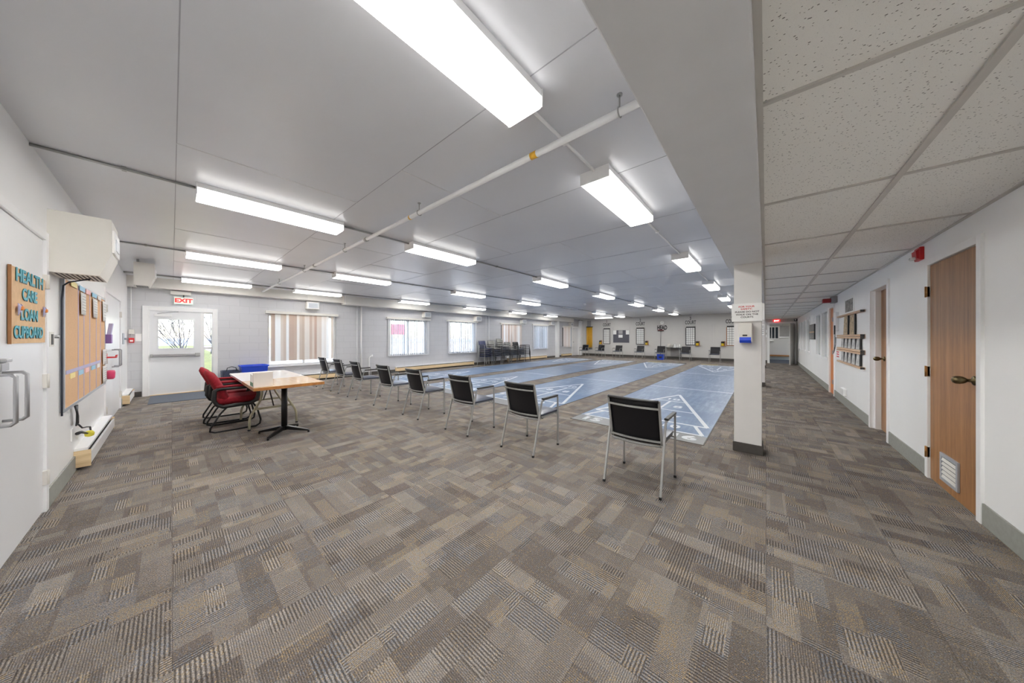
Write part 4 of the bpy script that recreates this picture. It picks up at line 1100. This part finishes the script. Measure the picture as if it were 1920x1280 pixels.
# corkboard
r = thing('corkboard', 'big corkboard divided by lilac ribbons on the left wall', 'notice board', (-5.98, YL, .70))
m = MB(); wbox(m, 'L', -7.20, -4.76, .70, 1.90, 0, .02); m.build('cork_panel', 'cork', r)
m = MB()
for q in ((-4.775, -4.745, .685, 1.915), (-7.215, -7.185, .685, 1.915), (-7.185, -4.775, .685, .715), (-7.185, -4.775, 1.885, 1.915)): wbox(m, 'L', q[0], q[1], q[2], q[3], 0, .0235, .002)
m.build('board_frame', 'vent_metal', r)
m = MB()
for x in (-5.357, -5.653, -6.006, -6.453, -6.79): wbox(m, 'L', x-.011, x+.011, .715, 1.885, .02, .0225)
m.build('ribbon', 'ribbon', r)
m = MB(); wbox(m, 'L', -6.79, -4.80, 1.02, 1.055, .0225, .0245); m.build('ribbon', 'ribbon', r)
cols = [(-5.2, -4.975, 'label_yellow'), (-5.61, -5.37, 'label_blue'), (-5.955, -5.715, 'label_pink'), (-6.39, -6.11, 'label_blue'), (-6.72, -6.52, 'label_white')]
PL = ['second', 'third', 'fourth', 'fifth']
for i, (a, b, mt) in enumerate(cols):
    m = MB(); wbox(m, 'L', a, b, .965, 1.015, .020, .0235); tag(m.build('name_label', mt), '%s small header label under the lilac band of the corkboard' % (ORD[i]), 'label', 'header labels on the corkboard')
    m = MB(); wbox(m, 'L', a-.02, b+.02, 1.845, 1.895, .028, .0315); tag(m.build('name_label', mt), '%s small header label along the corkboard top' % (ORD[i]), 'label', 'header labels on the corkboard')
for (a, b, z0, z1, lab) in ((-5.68, -5.395, 1.60, 1.83, 'white notice pinned in the second column of the corkboard'), (-6.45, -6.12, 1.60, 1.83, 'white notice pinned in the fourth column of the corkboard'), (-7.17, -6.88, 1.58, 1.86, 'upper white notice at the right end of the corkboard'), (-7.26, -6.88, .98, 1.19, 'middle white notice at the right end of the corkboard'), (-7.28, -6.88, .73, .96, 'lowest white notice at the right end of the corkboard')):
    r2 = thing('pinned_notice', lab, 'notice', ((a+b)/2, YL+.03, z0))
    m = MB(); m.grid(lambda u, v: Vector((a+(b-a)*u, YL+.0305+.006*(1-v)*math.sin(2.5*u), z0+(z1-z0)*v)), 4, 4, .0008); m.build('sheet', 'paper', r2)
    m = MB()
    for k in range(6): zz = z1-.04-k*(z1-z0-.05)/6; m.box(a+.04, b-.04, YL+.0375, YL+.038, zz, zz+.0035)
    m.build('print_line', 'ink_grey', r2)
# things hung past the corkboard, on the frame of the far double door
r = thing('brochure_holder', 'purple leaflets in a wall holder past the corkboard end', 'holder', (-7.29, YL, 1.27))
m = MB(); wbox(m, 'L', -7.36, -7.23, 1.27, 1.40, .014, .075, .004); m.build('holder_box', 'purple', r)
m = MB(); m.prism([(YL+.02, 1.29), (YL+.055, 1.29), (YL+.085, 1.56), (YL+.05, 1.56)], 'x', -7.35, -7.24); m.build('leaflets', 'ribbon', r)
m = MB(); wbox(m, 'L', -7.36, -7.23, 1.055, 1.075, .014, .12, .004); m.prism([(YL+.014, 1.075), (YL+.03, 1.075), (YL+.03, 1.12), (YL+.014, 1.12)], 'x', -7.36, -7.23); m.prism([(YL+.105, 1.075), (YL+.12, 1.075), (YL+.125, 1.10), (YL+.11, 1.10)], 'x', -7.36, -7.23)
tag(m.build('letter_tray', 'red'), 'small red tray on the wall past the corkboard end', 'tray')
m = MB(); m.lathe((-7.30, YL+.06, .745), [(.03, 0), (.042, .02), (.046, .10), (.040, .125), (.015, .13)], 'z', 14); tag(m.build('hanging_pouch', 'pink'), 'pink pouch hanging on the wall past the corkboard end', 'pouch')
# black power cable of the unit heater down the board edge
m = MB(); m.tube([(-4.58, -.48, 1.88), (-4.64, -.54, 1.865), (-4.70, -.60, 1.85), (-4.728, YL+.02, 1.82), (-4.730, YL+.012, 1.70), (-4.726, YL+.012, 1.4), (-4.732, YL+.012, 1.1), (-4.727, YL+.012, .85), (-4.73, YL+.012, .66)], .006, 8)
tag(m.build('power_cable', 'wire_black'), 'black cable running down the near edge of the corkboard', 'cable')
r = thing('extension_cord', 'bundled black cord with yellow plug hanging below the corkboard', 'cord', (-5.25, YL, .30))
m = MB()
for k in range(4):
    o_ = .008*k; m.tube([(-5.19-o_, YL+.02+.012*(k % 2), .685), (-5.20-o_, YL+.03, .62), (-5.25-o_, YL+.03, .56), (-5.28-o_*.5, YL+.028, .49), (-5.26, YL+.02, .47), (-5.235+o_, YL+.03, .52), (-5.20+o_, YL+.035, .60), (-5.185+o_, YL+.03, .68)], .0065, 6)
m.tube([(-5.27, YL+.03, .48), (-5.31, YL+.05, .43), (-5.45, YL+.06, .41), (-5.55, YL+.07, .39), (-5.60, YL+.07, .33)], .007, 8)
m.tube([(-5.235, YL+.03, .392), (-5.33, YL+.04, .385), (-5.5, YL+.06, .33)], [.016, .014, .008], 8); m.build('cord', 'black', r)
m = MB(); m.lathe((-5.52, YL+.07, .29), [(.012, 0), (.03, .01), (.034, .04), (.022, .06), (.01, .065)], 'z', 12); m.build('yellow_plug', 'yellow_plug', r)
m = MB(); wbox(m, 'L', -5.255, -5.175, .33, .455, 0, .008, .002); tag(m.build('wall_outlet', 'white'), 'white electrical outlet under the corkboard', 'outlet')
m = MB(); wbox(m, 'L', -9.93, -9.75, 1.22, 1.44, 0, .02, .004); m.lathe((-9.84, YL+.02, 1.33), [(.02, 0), (.02, .03)], 'y', 10); tag(m.build('wall_hook', 'vent_metal'), 'small grey hook plate past the far cupboard door', 'hook')

# ================================================================== ON PILLARS
y = 4.43
r = thing('safety_sign', 'paper sign FOR YOUR SAFETY on the nearest pillar', 'sign', (-.17, 4.42, 1.545))
m = MB(); m.box(-.312, -.030, 4.404, 4.428, 1.545, 1.757, .002); m.build('panel', 'paper', r)
m = MB()
for t, z in (('FOR YOUR', 1.718), ('SAFETY:', 1.690)): m.text(t, .026, (-.172, 4.4035, z), (1, 0, 0), (0, 0, 1), .0006, .0006, 1.15)
m.build('red_lettering', 'ink_red', r)
m = MB()
for t, z in (('PLEASE DO NOT', 1.657), ('WALK ON THE', 1.626), ('COURTS', 1.595)): m.text(t, .026, (-.168, 4.4035, z), (1, 0, 0), (0, 0, 1), .0006, .0006, 1.15)
m.build('black_lettering', 'ink', r)
m = MB(); m.box(-.03, -.012, 4.41, 4.43, 1.56, 1.75, .002); m.build('holder_edge', 'white', r)
r = thing('soap_dispenser', 'cream hand sanitizer dispenser with blue lever on the nearest pillar', 'dispenser', (-.18, 4.38, 1.29))
m = MB(); m.box(-.247, -.117, 4.335, 4.43, 1.31, 1.527, .012, 3); m.build('dispenser_body', 'cream', r)
m = MB(); m.prism([(4.33, 1.36), (4.40, 1.36), (4.40, 1.295), (4.345, 1.295), (4.325, 1.325)], 'x', -.232, -.128); m.build('push_lever', 'blue', r)
m = MB(); m.box(-.205, -.162, 4.331, 4.336, 1.372, 1.390, .001); m.build('level_window', 'grille_dark', r)
r = thing('pillar_notice', 'white printed notice on the second pillar', 'notice', (-.07, 10.70, 1.40))
m = MB(); m.box(-.14, -.025, 10.695, 10.708, 1.42, 1.72, .001); m.build('sheet', 'paper', r)
m = MB()
for k in range(5): m.box(-.125, -.04, 10.693, 10.695, 1.46+.05*k, 1.475+.05*k)
m.build('print_line', 'ink_grey', r)
m = MB(); m.box(-.15, -.03, 17.26, 17.29, 1.28, 1.74, .004); tag(m.build('wall_thermostat', 'white'), 'tall white thermostat plate on the third pillar', 'thermostat')

# ================================================================== ON THE FAR WALL
BO = [('court 1', -8.925, -8.43, '1'), ('court 2', -6.62, -6.10, '2'), ('court 3', -3.70, -3.20, '3'), ('court 4', -1.69, -1.18, '4')]
for i, (nm, a, b, ch) in enumerate(BO):
    r = thing('scoreboard', 'white gridded scoreboard hung under the %s lettering' % nm, 'scoreboard', ((a+b)/2, YF, .88), 'scoreboards on the far wall')
    m = MB(); wbox(m, 'F', a+.03, b-.02, .91, 1.93, .01, .04); m.build('score_panel', 'paper', r)
    m = MB(); nc, nr = 4, 8
    for k in range(nc+1): x = a+.03+(b-a-.05)*k/nc; wbox(m, 'F', x-.0055, x+.0055, .91, 1.93, .04, .044)
    for k in range(nr+1): z = .91+1.02*k/nr; wbox(m, 'F', a+.03, b-.02, z-.006, z+.006, .04, .044)
    m.build('grid_line', 'ink', r)
    m = MB(); wbox(m, 'F', a, a+.03, .88, 1.93, 0, .06, .003); wbox(m, 'F', b-.02, b, .88, 1.93, 0, .06, .003); wbox(m, 'F', a, b, .88, .91, 0, .06, .003); m.build('board_frame', 'edge_wood' if i == 3 else 'ink', r)
    m = MB(); wbox(m, 'F', a+.03, b, 1.93, 2.0, 0, .07, .004); m.build('top_light_bar', 'black', r)
    r = thing('wall_lettering', 'black %s lettering above its scoreboard on the far wall' % nm.upper(), 'lettering', ((a+b)/2, YF, 2.13), 'court lettering')
    m = MB(); wtext(m, 'F', 'COURT', .31, (a+b)/2, 2.245, .006, .003, .005, .54); m.build('word', 'ink', r)
    m = MB(); wtext(m, 'F', ch, .27, (a+b)/2, 2.49, .006, .003, .004, .66); m.build('numeral', 'ink', r)
r = thing('wall_lettering', 'bold black HEAD lettering under the round clock', 'lettering', (-5.02, YF, 1.84), 'court lettering')
m = MB(); wtext(m, 'F', 'HEAD', .37, -5.02, 1.96, .006, .003, .014, .60); m.build('word', 'ink', r)
r = thing('wall_clock', 'round white wall clock above the HEAD lettering', 'clock', (-5.02, YF, 2.17))
m = MB(); m.lathe((-5.02, YF, 2.285), [(.115, 0), (.125, .01), (.12, .035), (.105, .035), (.105, .028)], '-y', 28); m.build('clock_case', 'cream', r)
m = MB(); m.lathe((-5.02, YF-.029, 2.285), [(.10, 0), (.10, .002)], '-y', 28); m.build('dial', 'paper', r)
m = MB(); m.tube([(-5.02, YF-.033, 2.285), (-4.99, YF-.033, 2.33)], .004, 5); m.tube([(-5.02, YF-.033, 2.285), (-5.02, YF-.033, 2.36)], .003, 5); m.build('hand', 'ink', r)
# disc shelves
for i, (nm, x) in enumerate((('court 1', -9.11), ('court 2', -5.93), ('court 3', -3.06), ('court 4', -1.83))):
    r = thing('disc_shelf', 'small wooden disc shelf beside the %s scoreboard' % nm, 'shelf', (x, YF-.08, .86), 'disc shelves')
    m = MB(); wbox(m, 'F', x-.13, x+.13, .855, .875, 0, .17, .002); m.build('shelf_board', 'edge_wood', r)
    m = MB(); wbox(m, 'F', x-.09, x+.09, .875, 1.13, 0, .012, .002); m.build('back_panel', 'kraft_edge', r)
    for k in range(4):
        m = MB(); m.cyl((x-.02, YF-.09, .876+k*.034), .076, .032, 'z', 18); tag(m.build('shuffle_disc', 'disc_yellow'), 'yellow disc in the lower pile by the %s scoreboard' % nm, 'disc', 'yellow discs')
    for k in range(3):
        m = MB(); m.cyl((x-.02, YF-.09, 1.013+k*.034), .076, .032, 'z', 18); tag(m.build('shuffle_disc', 'black'), 'black disc on top of the yellow pile by the %s scoreboard' % nm, 'disc', 'black discs')
# charcoal notice board
r = thing('notice_board', 'charcoal felt notice board between the court 1 and court 2 scoreboards', 'notice board', (-7.64, YF, .97))
m = MB(); wbox(m, 'F', -8.20, -7.08, .98, 1.85, 0, .02); m.build('felt_panel', 'notice_dark', r)
m = MB()
for q in ((-8.24, -8.20, .94, 2.06), (-7.08, -7.04, .94, 2.06), (-8.20, -7.08, .94, .98), (-8.20, -7.08, 1.85, 1.88)): wbox(m, 'F', q[0], q[1], q[2], q[3], 0, .026, .002)
m.build('board_frame', 'far_wall', r)
for (a, b, z0, z1, mt, lab) in ((-8.195, -7.97, 1.56, 1.845, 'paper', 'white sheet at the upper left of the charcoal notice board'), (-7.82, -7.53, 1.60, 1.83, 'grey_paper', 'grey sheet at the top middle of the charcoal notice board'), (-7.82, -7.53, 1.33, 1.54, 'paper', 'white sheet at the centre of the charcoal notice board'), (-7.31, -7.09, 1.55, 1.84, 'paper', 'white sheet at the upper right of the charcoal notice board')):
    m = MB(); wbox(m, 'F', a, b, z0, z1, .021, .024); tag(m.build('pinned_sheet', mt), lab, 'sheet')
# cue rack with yellow cues
r = thing('cue_rack', 'narrow rail holding the yellow cues in the far corner', 'rack', (-9.99, YF, .42))
m = MB(); wbox(m, 'F', -10.24, -9.74, 2.10, 2.16, 0, .09, .004); m.build('top_rail', 'black', r)
m = MB(); wbox(m, 'F', -10.2, -9.9, 2.16, 2.60, 0, .02, .002); m.build('back_panel', 'grey_paper', r)
for k in range(6):
    x = -10.19+k*.078
    r2 = thing('shuffleboard_cue', '%s yellow cue from the left hanging in the corner rack' % ORD[k], 'cue', (x, YF-.06, .45), 'yellow cues in the corner rack')
    m = MB(); m.cyl((x, YF-.06, .60), .030, 1.50, 'z', 10); m.build('shaft', 'cue_yellow', r2)
    m = MB(); m.tube([(x, YF-.06, .62), (x-.015, YF-.06, .52), (x-.017, YF-.06, .45)], .010, 6); m.tube([(x, YF-.06, .62), (x+.015, YF-.06, .52), (x+.017, YF-.06, .45)], .010, 6); m.build('cue_fork', 'black', r2)
# upright broom
r = thing('push_broom', 'push broom standing head up under the HEAD lettering', 'broom', (-5.09, YF-.05, .02))
m = MB(); m.tube([(-5.10, YF-.07, .02), (-5.08, YF-.06, 1.74)], .013, 8); m.build('broom_handle', 'grille_dark', r)
m = MB(); m.box(-5.27, -4.90, YF-.10, YF-.03, 1.74, 1.80, .012); m.build('broom_head', 'grille_dark', r)
m = MB(); m.box(-5.25, -4.92, YF-.095, YF-.035, 1.80, 1.83, .004); m.build('bristles', 'dark_red', r)
# grey table and its things
r = thing('side_table', 'small grey table against the far wall between two armchairs', 'table', (-4.33, 20.2, 0))
m = MB(); m.box(-4.78, -3.90, 19.95, 20.46, .69, .72, .004); m.build('tabletop', 'grille_dark', r)
m = MB(); m.box(-4.5, -3.94, 20.36, 20.40, .20, .69); m.build('back_panel', 'grey_paper', r)
for x in (-4.74, -3.94):
    for yy in (19.99, 20.42):
        m = MB(); m.tube([(x, yy, 0), (x, yy, .69)], .016, 8); m.build('leg', 'grey_metal', r)
m = MB(); m.lathe((-4.55, 20.2, .72), [(.10, 0), (.13, .03), (.135, .17), (.12, .21), (.05, .23)], 'z', 20); m.tube([(-4.42, 20.2, .76), (-4.36, 20.2, .80), (-4.36, 20.2, .87), (-4.42, 20.2, .90)], .012, 6)
tag(m.build('water_jug', 'cream'), 'cream round jug at the left of the far grey table', 'jug')
r = thing('electric_kettle', 'white kettle with black handle on the far grey table', 'kettle', (-4.23, 20.2, .72))
m = MB(); m.lathe((-4.23, 20.2, .72), [(.08, 0), (.085, .02), (.07, .16), (.055, .20), (.02, .21)], 'z', 18); m.build('kettle_body', 'white', r)
m = MB(); m.tube([(-4.30, 20.2, .90), (-4.335, 20.2, .88), (-4.34, 20.2, .80), (-4.31, 20.2, .75)], .013, 8); m.build('kettle_handle', 'black', r)
for k, x in enumerate((-4.08, -3.97)):
    m = MB(); m.lathe((x, 20.2, .72), [(.04, 0), (.045, .10+.05*k), (.03, .13+.05*k), (.02, .16+.05*k)], 'z', 14)
    tag(m.build('cup_stack', 'paper'), ('short white cup stack in the middle of the far grey table', 'taller white cup stack at the right of the far grey table')[k], 'cups')
r = thing('storage_bin', 'blue plastic bin under the armchair below the HEAD lettering', 'bin', (-4.83, 19.4, 0))
m = MB(); taper(m, -5.02, -4.64, 19.28, 19.56, 0, .33, .9); m.build('bin_body', 'blue', r)
m = MB(); m.box(-4.90, -4.74, 19.272, 19.286, .10, .20, .003); m.build('bin_handle', 'wire_black', r)

# ================================================================== ON THE CORRIDOR WALL
r = thing('fire_horn', 'red fire horn with clear strobe beside the nearest brown door', 'alarm', (XR, 5.03, 2.13), 'fire alarms on the corridor wall')
m = MB(); wbox(m, 'R', 4.915, 5.06, 2.14, 2.27, 0, .03, .006); m.prism([(XR-.028, 2.255), (XR-.05, 2.235), (XR-.045, 2.165), (XR-.028, 2.15)], 'y', 4.93, 5.045); m.build('horn_body', 'red', r)
m = MB(); wbox(m, 'R', 4.955, 5.025, 2.15, 2.18, .04, .075, .010); m.build('strobe_lens', 'clear_plastic', r)
r = thing('fire_strobe', 'dark red strobe on a grey box above the wall telephone', 'alarm', (XR, 9.75, 2.11), 'fire alarms on the corridor wall')
m = MB(); wbox(m, 'R', 9.62, 9.86, 2.13, 2.27, 0, .09, .006); m.build('strobe_box', 'grey_paper', r)
m = MB(); wbox(m, 'R', 9.66, 9.82, 2.14, 2.23, .09, .22, .01); m.build('red_lens', 'dark_red', r)
r = thing('wall_poster', 'white poster with printed pictures above the newspaper rack', 'poster', (XR, 8.43, 1.81))
m = MB(); wbox(m, 'R', 7.99, 8.88, 1.815, 2.12, 0, .006, .001); m.build('sheet', 'paper', r)
m = MB(); wbox(m, 'R', 8.06, 8.74, 1.845, 2.075, .006, .007); m.build('print_area', 'poster', r)
r = thing('newspaper_rack', 'wooden rail rack of newspapers on the corridor wall', 'rack', (XR, 8.25, .85))
for z in (1.785, 1.392, 1.352, 1.135, 1.095, .862):
    m = MB(); wbox(m, 'R', 7.21, 9.29, z-.016, z+.016, .0, .055, .004); rl = m.build('rail', 'rack_wood', r)
    m = MB(); wbox(m, 'R', 7.205, 7.212, z-.017, z+.017, .01, .056); m.build('rail_end', 'grille_dark', rl)
def paper(a, b, z0, z1, mt, lab, grp):
    t = thing('newspaper', lab, 'newspaper', (XR-.03, (a+b)/2, z0), grp)
    m = MB(); m.prism([(XR-.022, z0), (XR-.030, z0), (XR-.018, z1), (XR-.010, z1)], 'y', a+.0, b); m.build('sheets', mt, t)
    m = MB(); wbox(m, 'R', a-.05, a, z0, z1, .008, .026); m.build('spine', 'black', t)
for k, (a, b, mt) in enumerate(((8.40, 8.76, 'news_b'), (7.85, 8.21, 'news_b'))): paper(a, b, 1.41, 1.768, mt, '%s tan newspaper in the top row of the rack' % ('far' if k == 0 else 'near'), 'newspapers in the top rack row')
for row, (z0, z1) in enumerate(((1.152, 1.335), (.880, 1.078))):
    for k in range(5):
        a = 7.46+k*.33; paper(a, a+.24, z0, z1, 'news_a', '%s grey paper from the near end in the %s row of the rack' % (ORD[k], ('middle', 'bottom')[row]), 'papers in the lower rack rows')
r = thing('wall_telephone', 'white wall telephone with black cord beside the newspaper rack', 'telephone', (XR, 9.62, 1.0))
m = MB(); wbox(m, 'R', 9.46, 9.76, 1.50, 1.91, 0, .05, .008); m.build('telephone_body', 'white', r)
m = MB(); wbox(m, 'R', 9.47, 9.53, 1.42, 1.62, .05, .068, .006); m.build('handset', 'black', r)
m = MB(); m.tube([(XR-.04, 9.50, 1.36), (XR-.04, 9.52, 1.2), (XR-.05, 9.6, 1.06), (XR-.05, 9.70, 1.0), (XR-.04, 9.74, 1.05), (XR-.03, 9.72, 1.25), (XR-.03, 9.68, 1.5)], .006, 6); m.build('cord', 'black', r)
r = thing('telephone_notice', 'small notice with red print under the wall telephone', 'notice', (XR, 9.5, .9))
m = MB(); wbox(m, 'R', 9.38, 9.75, .90, 1.12, 0, .004); m.build('sheet', 'paper', r)
m = MB()
for k in range(4): wbox(m, 'R', 9.42, 9.70, .925+.05*k, .95+.05*k, .004, .005)
m.build('red_print', 'ink_red', r)
m = MB(); wbox(m, 'R', 8.62, 8.95, .20, .34, 0, .05, .012); m2 = m.build('plug_in_device', 'white'); tag(m2, 'white plug in device low on the wall under the newspaper rack', 'device')
r = thing('framed_pictures', 'dark double picture frame between the frosted corridor windows', 'picture', (XR, 14.1, 1.29))
m = MB(); wbox(m, 'R', 13.43, 14.76, 1.29, 1.79, 0, .03, .004); m.build('frame', 'black', r)
m = MB(); wbox(m, 'R', 13.50, 14.69, 1.56, 1.76, .03, .033); m.build('upper_picture', 'photo_dark', r)
m = MB(); wbox(m, 'R', 13.50, 14.69, 1.32, 1.50, .03, .033); m.build('lower_picture', 'photo_dark', r)
m = MB(); wbox(m, 'R', 13.43, 14.76, 1.505, 1.555, .03, .034); m.build('middle_rail', 'rack_wood', r)
m = MB(); wbox(m, 'R', 13.8, 14.5, 1.85, 2.08, 0, .004); tag(m.build('wall_notice', 'paper'), 'white notice above the dark double picture frame', 'notice')
r = thing('emergency_light', 'black emergency light high in the corridor end corner', 'emergency light', (1.13, YF, 2.22))
m = MB(); wbox(m, 'F', 1.07, 1.195, 2.17, 2.28, 0, .10, .006); m.build('light_body', 'black', r)
m = MB(); m.lathe((1.12, YF-.10, 2.235), [(.03, 0), (.035, .03), (.03, .04)], '-y', 12); m.build('lamp_head', 'clear_plastic', r)
r = thing('exit_sign', 'red oval EXIT sign above the corridor end doorway', 'exit sign', (.42, YF-.05, 2.12))
m = MB(); t_ = [(.42+.145*math.cos(a*PI/16), 2.215+.085*math.sin(a*PI/16)) for a in range(32)]; m.prism(t_, 'y', YF-.08, YF-.03); m.build('sign_body', 'exit_red_face', r)
m = MB(); wtext(m, 'F', 'EXIT', .10, .42, 2.205, .081, .001, .004, 1.0); m.build('lettering', 'exit_white', r)
m = MB(); m.cyl((.42, YF-.055, 2.29), .01, .02, 'z', 8); m.build('bracket', 'grey_metal', r)
r = thing('corridor_switch', 'white switch plate on the wall left of the corridor doorway', 'switch', (.03, YF, 1.3))
m = MB(); wbox(m, 'F', .0, .045, 1.35, 1.75, 0, .02, .004); m.build('plate', 'white', r)
m = MB(); wbox(m, 'F', .012, .034, 1.5, 1.6, .02, .03, .002); m.build('toggle', 'grey_paper', r)
